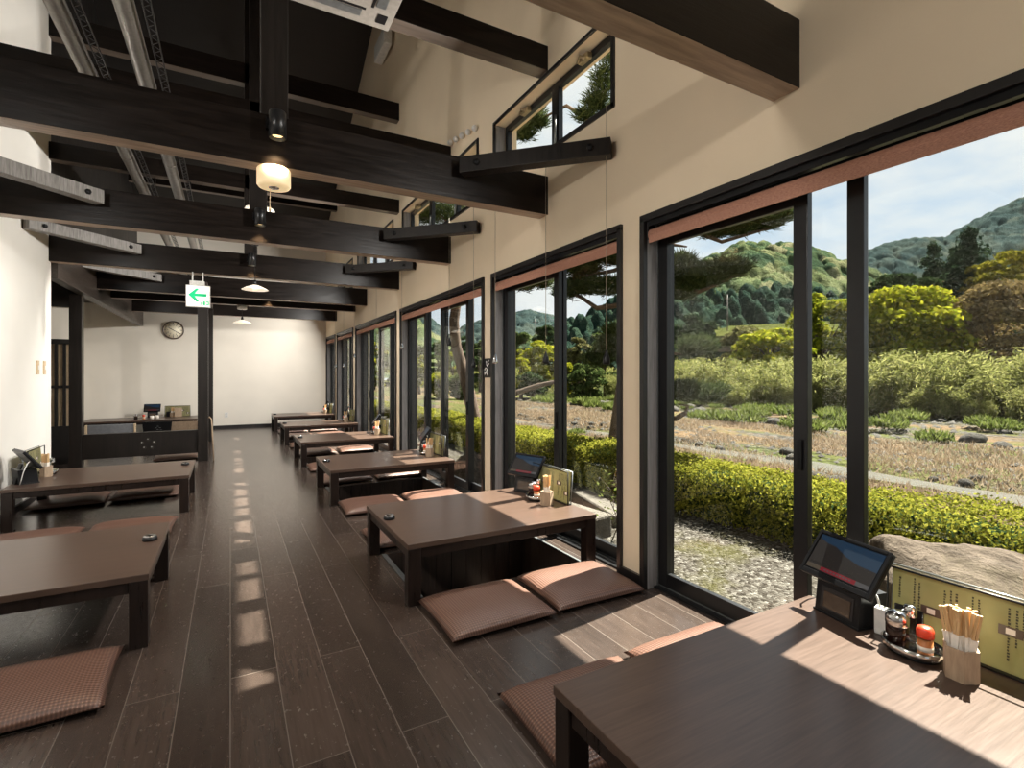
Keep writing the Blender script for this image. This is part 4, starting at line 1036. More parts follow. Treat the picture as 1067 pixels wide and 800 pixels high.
while nst < 190:
    band = rr.choice(4, p=[.42, .15, .28, .15])
    x = {0: rr.uniform(8.6, 13.0), 1: rr.uniform(17, 18.4), 2: rr.uniform(26, 37), 3: rr.uniform(13.6, 14.6)}[band]; y = x*rr.uniform(.22, 1.9)
    s = {0: .13, 1: .16, 2: .34, 3: .14}[band]*rr.uniform(.6, 1.7)
    z = float(valley(np.array([x]), np.array([y]))[0])
    o = bpy.data.objects.new('river_stone', stones[nst % 4]); link(o); o.location = (x, y, z+s*.18); o.scale = (s, s*rr.uniform(.8, 1.4), s); o.rotation_euler = (rr.uniform(-.2, .2), rr.uniform(-.2, .2), rr.uniform(0, 6.28))
    tag(o, 'grey stone lying among the dry grass of the riverbed', 'stone', 'stones of the riverbed'); nst += 1
# pebbles nobody could count
n = 9000; x = np.concatenate([rr.uniform(7.6, 14.6, n//2), rr.uniform(16.5, 38, n//2)]); y = x*rr.uniform(.15, 2.1, n)
keep = fbm(x*.35, y*.14, 31) > .43; x, y = x[keep], y[keep]; n = len(x); s = (.035+.0028*x)*rr.uniform(.5, 1.6, n); z = valley(x, y)
T = np.array([(1, 0, 0), (0, 1, 0), (-1, 0, 0), (0, -1, 0), (0, 0, .7)], float); ang = rr.uniform(0, 6.28, n)
P = T[None]*s[:, None, None]; ca, sa = np.cos(ang)[:, None], np.sin(ang)[:, None]
V = np.stack([P[..., 0]*ca-P[..., 1]*sa*1.3+x[:, None], P[..., 0]*sa+P[..., 1]*ca*1.3+y[:, None], P[..., 2]+z[:, None]-.01], -1).reshape(-1, 3)
F = (np.array([(0, 1, 4), (1, 2, 4), (2, 3, 4), (3, 0, 4)])[None]+5*np.arange(n)[:, None, None]).reshape(-1, 3)
o = link(bpy.data.objects.new('pebbles', nmesh('pebbles', V, F, M['stone']))); tag(o, 'grey pebbles scattered over the riverbed', 'pebbles', kind='stuff')
def blades(x, y, z, h, w, lean=.35):
    n = len(x); a = RNG.uniform(0, 2*PI, n); l = RNG.uniform(0, lean, n)*h; la = RNG.uniform(0, 2*PI, n)
    P = np.stack([x, y, z], -1); dx = np.stack([np.cos(a)*w, np.sin(a)*w, np.zeros(n)], -1)
    tip = P+np.stack([np.cos(la)*l, np.sin(la)*l, h], -1)
    V = np.stack([P-dx, P+dx, tip], 1).reshape(-1, 3); return V, np.arange(3*n).reshape(n, 3)
# russet dry grass in bands
n = 90000; u = rr.random(n)
x = np.where(u < .28, rr.normal(13.4, .75, n), np.where(u < .80, rr.uniform(16.9, 25.5, n), rr.uniform(8.5, 12.5, n))); y = x*rr.uniform(.12, 2.3, n)
keep = (fbm(x*.5, y*.2, 51) > np.where(u < .80, .36, .53)); x, y, u = x[keep], y[keep], u[keep]
V, F = blades(x, y, valley(x, y)-.02, RNG.uniform(.08, .28, len(x)), .006+.0008*x, 1.1)
o = link(bpy.data.objects.new('dry_grass', nmesh('dry_grass', V, F, M['drygrass']))); tag(o, 'russet dry grass in bands along the riverbed', 'grass', kind='stuff')
# green weed tufts, each its own
def tuft_mesh(seed, n=260):
    r2 = np.random.default_rng(seed); r_ = np.sqrt(r2.random(n))*.5; a = r2.uniform(0, 6.28, n); h = (1-.7*r_)*r2.uniform(.5, 1, n)
    P = np.stack([r_*np.cos(a), r_*np.sin(a), h*.5], -1)
    A = np.stack([np.cos(a)*.12*r_+r2.normal(0, .05, n), np.sin(a)*.12*r_+r2.normal(0, .05, n), h*.28], -1); Bv = np.cross(A, rdir(n)); Bv = Bv/np.linalg.norm(Bv, axis=1, keepdims=True)*.035
    V, F = quads(P, A, Bv); return nmesh('weed_tuft', V, F, M['weed'])
tm = [tuft_mesh(5), tuft_mesh(6), tuft_mesh(7)]
for k in range(90):
    x = rr.uniform(25, 37) if k < 70 else rr.uniform(8.6, 14); y = x*rr.uniform(.25, 1.6); s = rr.uniform(.9, 2.2) if k < 70 else rr.uniform(.4, .9)
    o = link(bpy.data.objects.new('weed_tuft', tm[k % 3])); o.location = (x, y, float(valley(np.array([x]), np.array([y]))[0])); o.scale = (s, s, s*.7); o.rotation_euler = (0, 0, rr.uniform(0, 6))
    tag(o, 'green tuft of weeds growing between the stones of the riverbed', 'weed', 'weed tufts on the riverbed')

# hedge
def hedge():
    Y0, Y1 = -3.5, 19.; xc = 4.68; hw = .40; ht = .52
    r = thing('hedge', 'long clipped yellow-green hedge between the gravel yard and the riverbed', 'hedge', (xc, 0, GZ))
    cx = lambda y: .10*np.sin(y*.5+1)
    # leaves denser where near
    n = 150000; u = RNG.random(n); y = Y0+(Y1-Y0)*(u**1.35); side = RNG.random(n)
    P = np.empty((n, 3)); N = np.zeros((n, 3)); a = RNG.random(n)
    top = side < .46; fr = (side >= .46) & (side < .86); bk = side >= .86
    P[:, 1] = y
    P[top, 0] = (a[top]*2-1)*hw; P[top, 2] = ht; N[top] = (0, 0, 1)
    P[fr, 0] = -hw; P[fr, 2] = ht*(.03+.97*a[fr]); N[fr] = (-1, 0, .4)
    P[bk, 0] = hw; P[bk, 2] = ht*(.03+.97*a[bk]); N[bk] = (1, 0, .4)
    # round the shoulders and make it lumpy
    k = np.clip(np.abs(P[:, 0])/hw, 0, 1)**6; P[:, 2] -= np.where(top, .07*k, 0)
    lump = (fbm(P[:, 1]*2.2, P[:, 0]*2+P[:, 2]*2.5+7, 61)-.47)*.22
    P += N*lump[:, None]; P += RNG.normal(0, .022, (n, 3)); P[:, 2] = np.maximum(P[:, 2], .02)
    inn = RNG.random(n) < .25; P[inn] -= N[inn]*RNG.uniform(.02, .1, (inn.sum(), 1))
    P[:, 0] += cx(P[:, 1]); s = .0135+.0011*np.abs(P[:, 1])
    V, F = leaves(P, N, s[:, None], .55, .9); obj('foliage', nmesh('foliage', V, F, M['hedge']), r)
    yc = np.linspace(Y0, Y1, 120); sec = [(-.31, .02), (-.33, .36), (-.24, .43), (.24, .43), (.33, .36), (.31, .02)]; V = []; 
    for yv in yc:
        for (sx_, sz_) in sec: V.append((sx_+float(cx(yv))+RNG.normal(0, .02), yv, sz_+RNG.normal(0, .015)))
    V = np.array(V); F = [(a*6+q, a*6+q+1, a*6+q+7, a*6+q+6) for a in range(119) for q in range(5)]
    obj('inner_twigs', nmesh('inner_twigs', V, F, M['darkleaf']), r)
    b = B()
    for q in range(60):
        yy = Y0+.2+q*(Y1-Y0-.4)/60
        for j in range(2):
            x = RNG.uniform(-.25, .25)+float(cx(yy)); b.tube([(x, yy, 0), (x+RNG.uniform(-.08, .08), yy+RNG.uniform(-.1, .1), .25), (x+RNG.uniform(-.16, .16), yy+RNG.uniform(-.2, .2), .44)], [.012, .009, .004], M['bark'], 5)
    obj('stems', b, r)
hedge()
# saplings by the windows
def sapling(loc, h, label, n=70, mat='weed'):
    r = thing('sapling', label, 'plant', loc, group='thin saplings outside the windows'); b = B(); pts = []
    for k in range(6): pts.append((.05*h*math.sin(k*1.3), .04*h*math.cos(k*2.1), h*k/5))
    b.tube(pts, [.006-.0008*k for k in range(6)], M['bark'], 5)
    for k in range(9):
        z = h*(.25+.075*k); a = k*2.4; b.tube([(0, 0, z), (.14*math.cos(a), .14*math.sin(a), z+.12)], [.003, .0015], M['bark'], 4)
    obj('stem', b, r)
    a = RNG.uniform(0, 6.28, n); q = RNG.uniform(.02, .17, n); z = h*RNG.uniform(.25, 1.08, n)
    V, F = leaves(np.stack([q*np.cos(a), q*np.sin(a), z], -1), np.tile((0, 0, 1.), (n, 1)), .022, .5, .9); obj('foliage', nmesh('foliage', V, F, M[mat]), r)
sapling((3.05, 3.62, GZ), .62, 'thin leafy sapling on the gravel outside the second window')
sapling((3.3, 6.0, GZ), .55, 'thin sapling beside the rock outside the third window')

# ---- trees
def leafcloud(blobs, n, size, aspect=.6, up=.35, lower=-.35):
    """leaves on the outsides of ellipsoid blobs (c, r)"""
    w = np.array([r[0]*r[1] for c, r in blobs]); w = w/w.sum(); idx = RNG.choice(len(blobs), n, p=w)
    d = rdir(n); d[:, 2] = np.where(d[:, 2] < lower, -d[:, 2], d[:, 2])
    C = np.array([c for c, r in blobs])[idx]; R = np.array([r for c, r in blobs])[idx]
    rad = RNG.uniform(.72, 1.05, (n, 1)); P = C+d*R*rad; N = d*.7+np.array((0, 0, up)); return leaves(P, N, size, aspect, .7)
def tree(name, label, cat, base, h, w, mat, n=5000, leaf=.3, trunk=.25, crown0=.25, seed=0, flat=.5, group=None, nb=34, shape='round', bark='bark'):
    r = thing(name, label, cat, base, seed*.7, group); r2 = np.random.default_rng(seed+100); blobs = []
    b = B(); top = h*(crown0+.35)
    b.tube([(0, 0, -.3), (.02*w, .01*w, top*.5), (-.01*w, .03*w, top)], [trunk, trunk*.75, trunk*.45], M[bark], 8)
    for k in range(nb):
        if shape == 'cone':
            f = (k+.5)/nb; z = h*(crown0+(1-crown0)*f*.97); q = w*.5*(1-f)**.7*r2.uniform(.3, .85); br = w*.5*(.22+.36*(1-f)); a = r2.uniform(0, 6.28)
            blobs.append(((q*math.cos(a), q*math.sin(a), z), (br, br, br*1.15)))
        else:
            d = r2.normal(size=3); d /= np.linalg.norm(d); d[2] = d[2] if r2.random() < .75 else abs(d[2])
            rad = r2.uniform(.6, .9); hc = h*(1-crown0); br = w*r2.uniform(.12, .19); z = h*crown0+hc*(.46+.50*d[2]*rad)
            blobs.append(((d[0]*w*.42*rad*1.1, d[1]*w*.42*rad*1.1, z), (br, br, br*flat)))
    for k in range(0, len(blobs), 3):
        c = blobs[k][0]; z0 = min(top*.95, max(h*crown0*.6, c[2]*.6)); b.tube([(0, 0, z0), (c[0]*.5, c[1]*.5, (z0+c[2])*.5), c], [trunk*.4, trunk*.22, trunk*.08], M[bark], 5)
    obj('trunk', b, r); V, F = leafcloud(blobs, n, leaf); obj('crown', nmesh('crown', V, F, M[mat]), r); return r
def gz(x, y): return float(valley(np.array([x]), np.array([y]))[0])
def place(u, d, ztop, **kw):
    p = at(u, CYP, d); zb = gz(min(p.x, 66), p.y) if p.x < 66 else kw.pop('zb', 2.); kw.pop('zb', None)
    return (p.x, p.y, zb), ztop-zb
def T(u, v_top, d, wpx, mat, name, label, zb=None, **kw):
    p = at(u, v_top, d); zbase = gz(p.x, p.y) if zb is None else zb
    return tree(name, label, 'tree', (p.x, p.y, zbase), p.z-zbase, wpx/FPX*d, mat, **kw)
# the near window's view
T(938, 293, 60, 112, 'lime', 'broadleaf_tree', 'big bright yellow-green tree right of the window post', n=16000, leaf=.30, seed=1, crown0=.0, flat=.62, nb=80)
T(858, 296, 62, 80, 'lime', 'broadleaf_tree', 'yellow-green tree seen in the narrow pane left of the window post', n=12000, leaf=.28, seed=2, crown0=.0, flat=.6, nb=60)
T(803, 338, 56, 76, 'lime', 'broadleaf_tree', 'smaller yellow-green tree at the right of the sliding pane', n=6000, leaf=.28, seed=3, crown0=.05, nb=40)
T(1038, 290, 57, 122, 'brownleaf', 'broadleaf_tree', 'broad bronze-brown tree at the right edge', n=16000, leaf=.25, seed=4, crown0=.0, flat=.55, nb=80)
T(1052, 252, 84, 80, 'goldleaf', 'broadleaf_tree', 'golden tree above the bronze tree at the right edge', n=7000, leaf=.40, seed=5, crown0=.3, flat=.4, nb=44)
T(1010, 238, 90, 66, 'conifer', 'conifer_tree', 'tall dark conifer standing above the yellow-green tree', n=6500, leaf=.42, seed=6, crown0=.15, shape='cone', nb=60)
T(972, 252, 92, 46, 'conifer', 'conifer_tree', 'dark conifer left of the tallest conifer', n=4500, leaf=.40, seed=7, crown0=.15, shape='cone', nb=46)
T(994, 256, 96, 44, 'conifer', 'conifer_tree', 'narrow dark conifer between the two bigger conifers', n=3500, leaf=.40, seed=8, crown0=.15, shape='cone', nb=40)
T(945, 264, 86, 64, 'darkleaf', 'broadleaf_tree', 'dark green tree behind the top of the big yellow-green tree', n=6500, leaf=.40, seed=9, crown0=.1, nb=44)
T(918, 277, 84, 40, 'darkleaf', 'broadleaf_tree', 'small dark tree just right of the window post', n=3500, leaf=.36, seed=10, crown0=.1, nb=30)
T(722, 323, 70, 54, 'darkleaf', 'broadleaf_tree', 'round dark green tree at the left of the sliding pane', n=6000, leaf=.36, seed=11, crown0=.05, nb=40, flat=.8)
T(775, 336, 66, 60, 'olive', 'broadleaf_tree', 'olive green tree beside the bank in the sliding pane', n=5000, leaf=.34, seed=12, crown0=.05, nb=40)
# second window
T(562, 345, 62, 40, 'lime', 'broadleaf_tree', 'bright yellow-green tree in the left pane of the second window', n=7000, leaf=.26, seed=13, crown0=.05, nb=44, flat=.7)
T(543, 360, 58, 22, 'lime', 'broadleaf_tree', 'low yellow-green bush at the left frame of the second window', n=3500, leaf=.25, seed=14, crown0=.02, nb=28)
T(542, 338, 92, 30, 'midleaf', 'broadleaf_tree', 'mid green tree above the bush in the second window', n=4500, leaf=.4, seed=15, crown0=.05)
T(569, 330, 96, 30, 'darkleaf', 'broadleaf_tree', 'dark green tree behind the bright tree in the second window', n=4500, leaf=.4, seed=16, crown0=.05)
T(603, 347, 68, 32, 'olive', 'broadleaf_tree', 'pale olive tree in the right pane of the second window', n=5000, leaf=.28, seed=17, crown0=.05, nb=40)
T(630, 338, 64, 36, 'midleaf', 'broadleaf_tree', 'mid green tree at the right frame of the second window', n=5000, leaf=.28, seed=18, crown0=.05)
T(612, 375, 56, 40, 'midleaf', 'broadleaf_tree', 'rounded green bush low in the right pane of the second window', n=5000, leaf=.24, seed=19, crown0=.0, flat=.8)
T(590, 372, 58, 26, 'lime', 'broadleaf_tree', 'small light green bush beside the window mullion of the second window', n=3500, leaf=.24, seed=20, crown0=.0)
T(555, 386, 56, 34, 'darkleaf', 'broadleaf_tree', 'dark bush below the bright tree in the second window', n=3500, leaf=.25, seed=21, crown0=.0)
# third window
for k, (u, v, d, w, m, l) in enumerate(((437, 352, 90, 20, 'midleaf', 'green tree at the far left pane of the third window'), (437, 366, 75, 18, 'lime', 'bright green tree below it in the far left pane of the third window'), (457, 352, 88, 24, 'midleaf', 'green tree in the second pane of the third window'), (472, 362, 84, 22, 'lime', 'light green tree left of the leaning trunk'), (484, 346, 95, 30, 'darkleaf', 'dark tree behind the leaning trunk'), (500, 350, 80, 26, 'midleaf', 'green tree in the nearest pane of the third window'), (412, 350, 95, 34, 'midleaf', 'green tree in the near panes of the fourth window'), (390, 350, 98, 34, 'lime', 'light green tree in the far panes of the fourth window'), (360, 352, 100, 30, 'midleaf', 'green tree in the fifth window'), (458, 383, 60, 30, 'lime', 'low bright bush in the middle of the third window'), (478, 388, 58, 24, 'midleaf', 'low green bush by the trunk in the third window'))):
    T(u, v, d, w, m, 'broadleaf_tree', l, n=3200, leaf=.36, seed=30+k, crown0=.03, nb=30)

# bamboo thicket in clumps
def clump_mesh(seed, n=4200):
    r2 = np.random.default_rng(seed); ncul = 16; base = r2.normal(0, .55, (ncul, 2)); lean = r2.normal(0, .28, (ncul, 2))+np.array((-.16, -.12)); hh = r2.uniform(.62, 1.05, ncul)
    k = r2.integers(0, ncul, n); f = r2.uniform(.12, 1, n)**.75
    P = np.stack([base[k, 0]+lean[k, 0]*f**2*2.2, base[k, 1]+lean[k, 1]*f**2*2.2, hh[k]*f*3.2-.35*f**3], -1)+r2.normal(0, .18, (n, 3))
    A = np.stack([lean[k, 0]*.6+r2.normal(0, .25, n), lean[k, 1]*.6+r2.normal(0, .25, n), r2.normal(.25, .35, n)], -1); A = A/np.linalg.norm(A, axis=1, keepdims=True)*r2.uniform(.07, .17, (n, 1))
    Bv = np.cross(A, rdir(n)); Bv = Bv/np.linalg.norm(Bv, axis=1, keepdims=True)*.026
    V, F = quads(P, A, Bv); lf = nmesh('bamboo_foliage', V, F, M['bamboo'])
    b = B()
    for q in range(ncul): b.tube([(base[q, 0]+lean[q, 0]*f**2*2.2, base[q, 1]+lean[q, 1]*f**2*2.2, hh[q]*f*3.2-.35*f**3) for f in (0, .35, .7, 1)], [.03, .025, .018, .006], M['olive'], 4)
    return lf, b.mesh('culms')
cl = [clump_mesh(1), clump_mesh(2), clump_mesh(3)]
rr = np.random.default_rng(5)
for k in range(230):
    x = rr.uniform(39, 46) if k < 190 else rr.uniform(37.5, 40.5); ratio = rr.uniform(.20, 1.0) if k % 3 else rr.uniform(1.0, 2.8); y = x*ratio
    s = rr.choice((.6, .78, .95, 1.15, 1.38))*rr.uniform(.9, 1.08)
    if k >= 190: s *= .5
    g = thing('bamboo_clump', 'feathery pale green bamboo clump in the thicket beyond the riverbed', 'bamboo', (x, y, gz(x, y)-.05), rr.uniform(0, 6.28), 'bamboo thicket beyond the riverbed'); g.scale = (s*1.35, s*1.35, s)
    lf, cu = cl[k % 3]
    link(bpy.data.objects.new('foliage', lf), g); link(bpy.data.objects.new('culms', cu), g)

# ---- pines beside the house
def needle_pad(P0, n, sx, sy, sz):
    d = rdir(n)*RNG.random((n, 1))**.4*np.array((sx, sy, sz)); return np.asarray(P0)+d
def pine(name, label, base, trunk, branches, pads, n=9000, needle=.085):
    r = thing(name, label, 'tree', base); b = B(); bx = Vector(base)
    b.tube([Vector(p)-bx for p, _ in trunk], [q for _, q in trunk], M['pinebark'], 12); obj('trunk', b, r)
    for br in branches:
        b = B(); pts = [Vector(p)-bx for p in br[0]]; b.tube(pts, br[1], M['pinebark'], 7); obj('branch', b, r)
    w = np.array([p[1][0]*p[1][1] for p in pads]); w /= w.sum(); Ps = []
    for (c, s), ww in zip(pads, w): Ps.append(needle_pad(Vector(c)-bx, max(int(n*ww), 60), *s))
    P = np.concatenate(Ps); m = len(P)
    P = np.repeat(P, 3, 0)+RNG.normal(0, .012, (m*3, 3)); A = rdir(m*3)*np.array((1, 1, .6))+np.array((0, 0, .55)); A = A/np.linalg.norm(A, axis=1, keepdims=True)*needle*RNG.uniform(.6, 1.2, (m*3, 1))
    Bv = np.cross(A, rdir(m*3)); Bv = Bv/np.linalg.norm(Bv, axis=1, keepdims=True)*.0075
    V, F = quads(P+A, A, Bv); obj('needles', nmesh('needles', V, F, M['pine']), r)
D = 8.0
def a8(u, v, d=D): return at(u, v, d)
tr = [(a8(641, 470, 7.9), .135), (a8(646, 430), .12), (a8(653, 380), .115), (a8(664, 310), .11), (a8(672, 220), .12), (a8(665, 110), .10), (a8(640, 20), .07)]
tr.insert(0, ((tr[0][0].x-.1, tr[0][0].y, GZ-.2), .16))
brs = [([a8(668, 250), a8(690, 232, 7.7), a8(735, 245, 7.5), a8(752, 252, 7.4), a8(800, 238, 7.3), a8(818, 228, 7.2)], [.06, .05, .035, .028, .018, .008]),
       ([a8(665, 290), a8(700, 298, 7.7), a8(728, 304, 7.5), a8(748, 296, 7.4), a8(772, 284, 7.3)], [.06, .05, .034, .022, .008]),
       ([a8(670, 215), a8(700, 255, 7.7), a8(716, 257, 7.6)], [.05, .03, .012]),
       ([a8(650, 375), a8(690, 368, 7.8), a8(717, 369, 7.6)], [.05, .028, .01]),
       ([a8(646, 405), a8(690, 436, 7.8), a8(704, 436, 7.6), a8(714, 430, 7.6), a8(717, 423, 7.6), a8(708, 421, 7.6)], [.06, .05, .042, .036, .028, .012]),
       ([a8(664, 300), a8(645, 318, 8.2), a8(622, 321, 8.3), a8(606, 310, 8.4), a8(590, 304, 8.4)], [.07, .05, .04, .03, .012]),
       ([a8(668, 270), a8(640, 282, 8.2), a8(610, 288, 8.3), a8(592, 276, 8.4)], [.05, .035, .025, .01]),
       ([a8(672, 200), a8(640, 90, 8.2), a8(615, 100, 8.4)], [.05, .03, .012]), ([a8(670, 160), a8(590, 110, 8.6), a8(556, 128, 8.9)], [.05, .03, .012])]
def pd(u, v, d, w, h, dp=None): return (a8(u, v, d), (w/FPX*d, (dp if dp else w*.8)/FPX*d, h/FPX*d))
pads = [pd(765, 237, 7.4, 26, 9), pd(795, 232, 7.3, 22, 8), pd(815, 226, 7.2, 12, 7), pd(742, 243, 7.5, 12, 7), pd(712, 284, 7.6, 22, 15), pd(735, 290, 7.5, 22, 12), pd(758, 282, 7.4, 20, 10), pd(772, 280, 7.3, 9, 6), pd(712, 305, 7.6, 14, 10), pd(708, 273, 7.6, 12, 5),
        pd(722, 364, 7.6, 16, 10), pd(735, 362, 7.6, 10, 8), pd(716, 410, 7.6, 20, 10), pd(738, 412, 7.6, 16, 9), pd(704, 408, 7.6, 12, 8), pd(752, 408, 7.6, 7, 6),
        pd(605, 300, 8.4, 22, 7), pd(630, 300, 8.3, 24, 8), pd(590, 306, 8.4, 12, 7), pd(640, 268, 8.2, 24, 9), pd(605, 280, 8.3, 22, 8), pd(618, 264, 8.3, 18, 7), pd(565, 296, 8.5, 10, 5), pd(545, 298, 8.5, 12, 6), pd(640, 350, 8.1, 12, 12), pd(625, 375, 8.1, 16, 9), pd(640, 360, 8.1, 16, 12),
        pd(628, 85, 8.3, 11, 16), pd(622, 108, 8.4, 13, 10), pd(608, 122, 8.4, 9, 5), pd(637, 62, 8.3, 7, 14), pd(558, 128, 8.9, 13, 5), pd(544, 140, 8.9, 13, 6), pd(560, 116, 8.9, 7, 4)]
pine('pine_tree', 'pine with dark needle pads reaching across the first and second windows', (tr[0][0][0], tr[0][0][1], GZ), tr, brs, pads, n=20000)
tr2 = [(at(497, 450, 11.5), .15), (at(489, 410, 11.6), .14), (at(482, 385, 11.6), .13), (at(475, 360, 11.6), .12), (at(473, 335, 11.6), .115), (at(477, 305, 11.6), .11), (at(486, 260, 11.8), .10), (at(480, 200, 12), .08), (at(460, 150, 12), .05)]
tr2.insert(0, ((tr2[0][0].x+.15, tr2[0][0].y, GZ-.2), .17))
pine('pine_tree', 'leaning curved bare pine trunk seen through the third window', (tr2[0][0][0], tr2[0][0][1], GZ), tr2, [([at(484, 250, 11.8), at(460, 225, 11.8), at(445, 222, 11.8)], [.05, .03, .012])], [(at(450, 222, 11.8), (.6, .5, .25)), (at(470, 222, 11.9), (.6, .5, .3)), (at(436, 226, 11.8), (.5, .4, .2)), (at(462, 160, 12), (1.0, .9, .5))], n=3500)
# fallen log across the second window
b = B(); p0, p1, p2 = at(533, 411, 30), at(560, 402, 30), at(577, 398, 29.5); b.tube([p0+(p0-p1)*.5, p0, p1, p2, p2+Vector((.8, .2, .25))], [.16, .17, .15, .12, .05], M['pinebark'], 10)
tag(obj('fallen_log', b), 'bare brown log lying across the riverbed behind the second window', 'log')

# ---- utility poles
for u, v0, v1, d, l in ((758, 307, 336, 120, 'thin utility pole on the grassy bank in the nearest window'), (558, 332, 350, 130, 'thin utility pole on the ridge in the second window'), (461, 372, 398, 95, 'thin utility pole in the third window')):
    p = at(u, v0, d); q = at(u, v1+14, d); r = thing('utility_pole', l, 'pole', (p.x, p.y, q.z), group='utility poles beyond the river'); b = B(); b.tube([(0, 0, 0), (0, 0, p.z-q.z)], [.13, .09], M['concrete'], 8); obj('pole', b, r)
    b = B(); b.box((-.9, -.08, p.z-q.z-1.0), (.9, .08, p.z-q.z-.8), M['concrete']); obj('crossarm', b, r)

# ---- hills: real slopes with tree-crown bumps
def hill(name, ridge, d_foot, z_foot, mat, label, depth=1.7, ns=150, nt=60, crown=3.2, cell=7.0, seed=0):
    """ridge: list of (u, v, d) seen along the crest; the slope runs from the foot distance up to it and down behind"""
    us = np.array([r[0] for r in ridge], float); s = np.linspace(0, 1, ns); uu = us[0]+(us[-1]-us[0])*s
    vv = np.interp(uu, us, [r[1] for r in ridge]); dd = np.interp(uu, us, [r[2] for r in ridge])
    t = np.linspace(0, 1.35, nt); U, Tt = np.meshgrid(uu, t, indexing='ij'); DD = d_foot+(dd[:, None]-d_foot)*Tt
    zr = CAMH+(CYP-vv)/FPX*dd; prof = np.where(Tt <= 1, np.sin(np.clip(Tt, 0, 1)*PI/2)**1.15, 1-(Tt-1)**2*2)
    tt = (U-CXP)/FPX; Xw = DD*(SY+tt*CY); Yw = DD*(CY-tt*SY)
    Zw = z_foot+(zr[:, None]-crown*.7-z_foot)*prof
    Zw = Zw+(fbm(Xw/40+seed, Yw/40, seed+2)-.5)*(zr[:, None]-z_foot)*.16*np.sin(np.clip(Tt, 0, 1)*PI)
    g = np.random.default_rng(seed+5); x0, y0 = Xw.min(), Yw.min(); gx = np.floor((Xw-x0)/cell).astype(int); gy = np.floor((Yw-y0)/cell).astype(int)
    mxx, mxy = gx.max()+3, gy.max()+3; jx = g.random((mxx+2, mxy+2)); jy = g.random((mxx+2, mxy+2)); jh = g.uniform(.4, 1.1, (mxx+2, mxy+2)); best = np.zeros_like(Xw)
    for a in (-1, 0, 1):
        for c in (-1, 0, 1):
            ix, iy = gx+a, gy+c; px = x0+(ix+jx[ix, iy])*cell; py = y0+(iy+jy[ix, iy])*cell
            q = ((Xw-px)**2+(Yw-py)**2)/(cell*.72)**2; best = np.maximum(best, np.sqrt(np.clip(1-q, 0, 1))*jh[ix, iy])
    Zw = Zw+best*crown+(fbm(Xw*.8, Yw*.8, seed+9, 2)-.4)*crown*.35
    ii = np.arange(ns*nt).reshape(ns, nt); F = np.stack([ii[:-1, :-1], ii[1:, :-1], ii[1:, 1:], ii[:-1, 1:]], -1).reshape(-1, 4)
    o = link(bpy.data.objects.new(name, nmesh(name, np.stack([Xw, Yw, Zw], -1).reshape(-1, 3), F, mat, True))); o['kind'] = 'structure'; return o
hill('forest_hill', [(520, 352, 190), (585, 352, 190), (640, 330, 200), (690, 300, 205), (735, 272, 210), (775, 258, 215), (830, 258, 215), (880, 275, 215), (960, 305, 210)], 128, -2, M['forest'], '', seed=1, ns=520, nt=220, cell=4.2, crown=3.2)
hill('cedar_hill', [(570, 352, 150), (600, 330, 150), (625, 318, 152), (650, 308, 150), (690, 318, 148), (730, 308, 150), (800, 300, 150), (850, 303, 150), (900, 318, 150)], 118, -2, M['cedar'], '', seed=2, ns=420, nt=80, cell=3.2, crown=6.5)
hill('hazy_mountain', [(830, 300, 520), (880, 275, 520), (920, 258, 520), (955, 252, 530), (985, 250, 560), (1020, 232, 600), (1067, 214, 620), (1120, 205, 620), (1200, 215, 620)], 330, -3, M['hazehill'], '', seed=3, ns=420, nt=200, cell=7.5, crown=4.5)
hill('hazy_mountain', [(300, 352, 520), (350, 345, 520), (420, 334, 520), (445, 330, 520), (468, 350, 520), (485, 340, 520), (520, 330, 540), (550, 325, 540), (580, 332, 540), (640, 345, 540)], 330, -3, M['hazehill'], '', seed=4, ns=420, nt=200, cell=7.5, crown=4.5)
hill('forest_hill', [(330, 352, 160), (400, 340, 165), (432, 332, 170), (455, 352, 165), (500, 362, 160), (545, 358, 160)], 120, -2, M['forest'], '', seed=6, ns=170, nt=50, cell=6, crown=3.5)
# grassy bank with retaining wall between trees and forest
pa, pb = at(735, 345, 112), at(880, 338, 100); nrm = Vector((pb.y-pa.y, pa.x-pb.x, 0)).normalized()
if nrm.dot(Vector((1, 1, 0))) < 0: nrm = -nrm
pa.z -= 1.2; pb.z -= 1.2; b = B(); A0 = [pa+Vector((0, 0, -3.5)), pb+Vector((0, 0, -3.5)), pb, pa]; b.poly(A0, M['earth']); ba, bb = pa+nrm*22+Vector((0, 0, 4)), pb+nrm*22+Vector((0, 0, 4)); b.poly([pa, pb, bb, ba], M['field']); b.poly([ba, bb, bb+nrm*60+Vector((0, 0, 1)), ba+nrm*60+Vector((0, 0, 1))], M['field'])
struct('grass_bank', b)
# far ground
b = B(); b.poly([(60, -200, -.2), (900, -200, 4), (900, 900, 4), (60, 900, -.2)], M['field']); b.poly([(2.5, 150, -1.4), (62, 150, -1.4), (62, 900, -.5), (2.5, 900, -.5)], M['field']); struct('far_ground', b)

# roof overhangs (they cut the sun as in the photo)
b = B(); b.prism([(XO, -4, 2.86), (3.125, -4, 2.60), (3.125, -4, 2.68), (XO, -4, 2.98)], (0, 20, 0), M['ceiling']); struct('eave_lower', b)
b = B(); b.prism([(XO, -4, 5.06), (3.32, -4, 4.957), (3.32, -4, 5.05), (XO, -4, 5.16)], (0, 20, 0), M['ceiling'])
for k in range(24): b.prism([(3.02, 3.11+.49*k-.035, 4.40), (3.32, 3.11+.49*k-.035, 4.70), (3.32, 3.11+.49*k-.035, 4.99), (3.02, 3.11+.49*k-.035, 4.99)], (0, .07, 0), M['ceiling'])  # unseen blocks added to break the floor sunlight into dashes
struct('eave_upper', b)

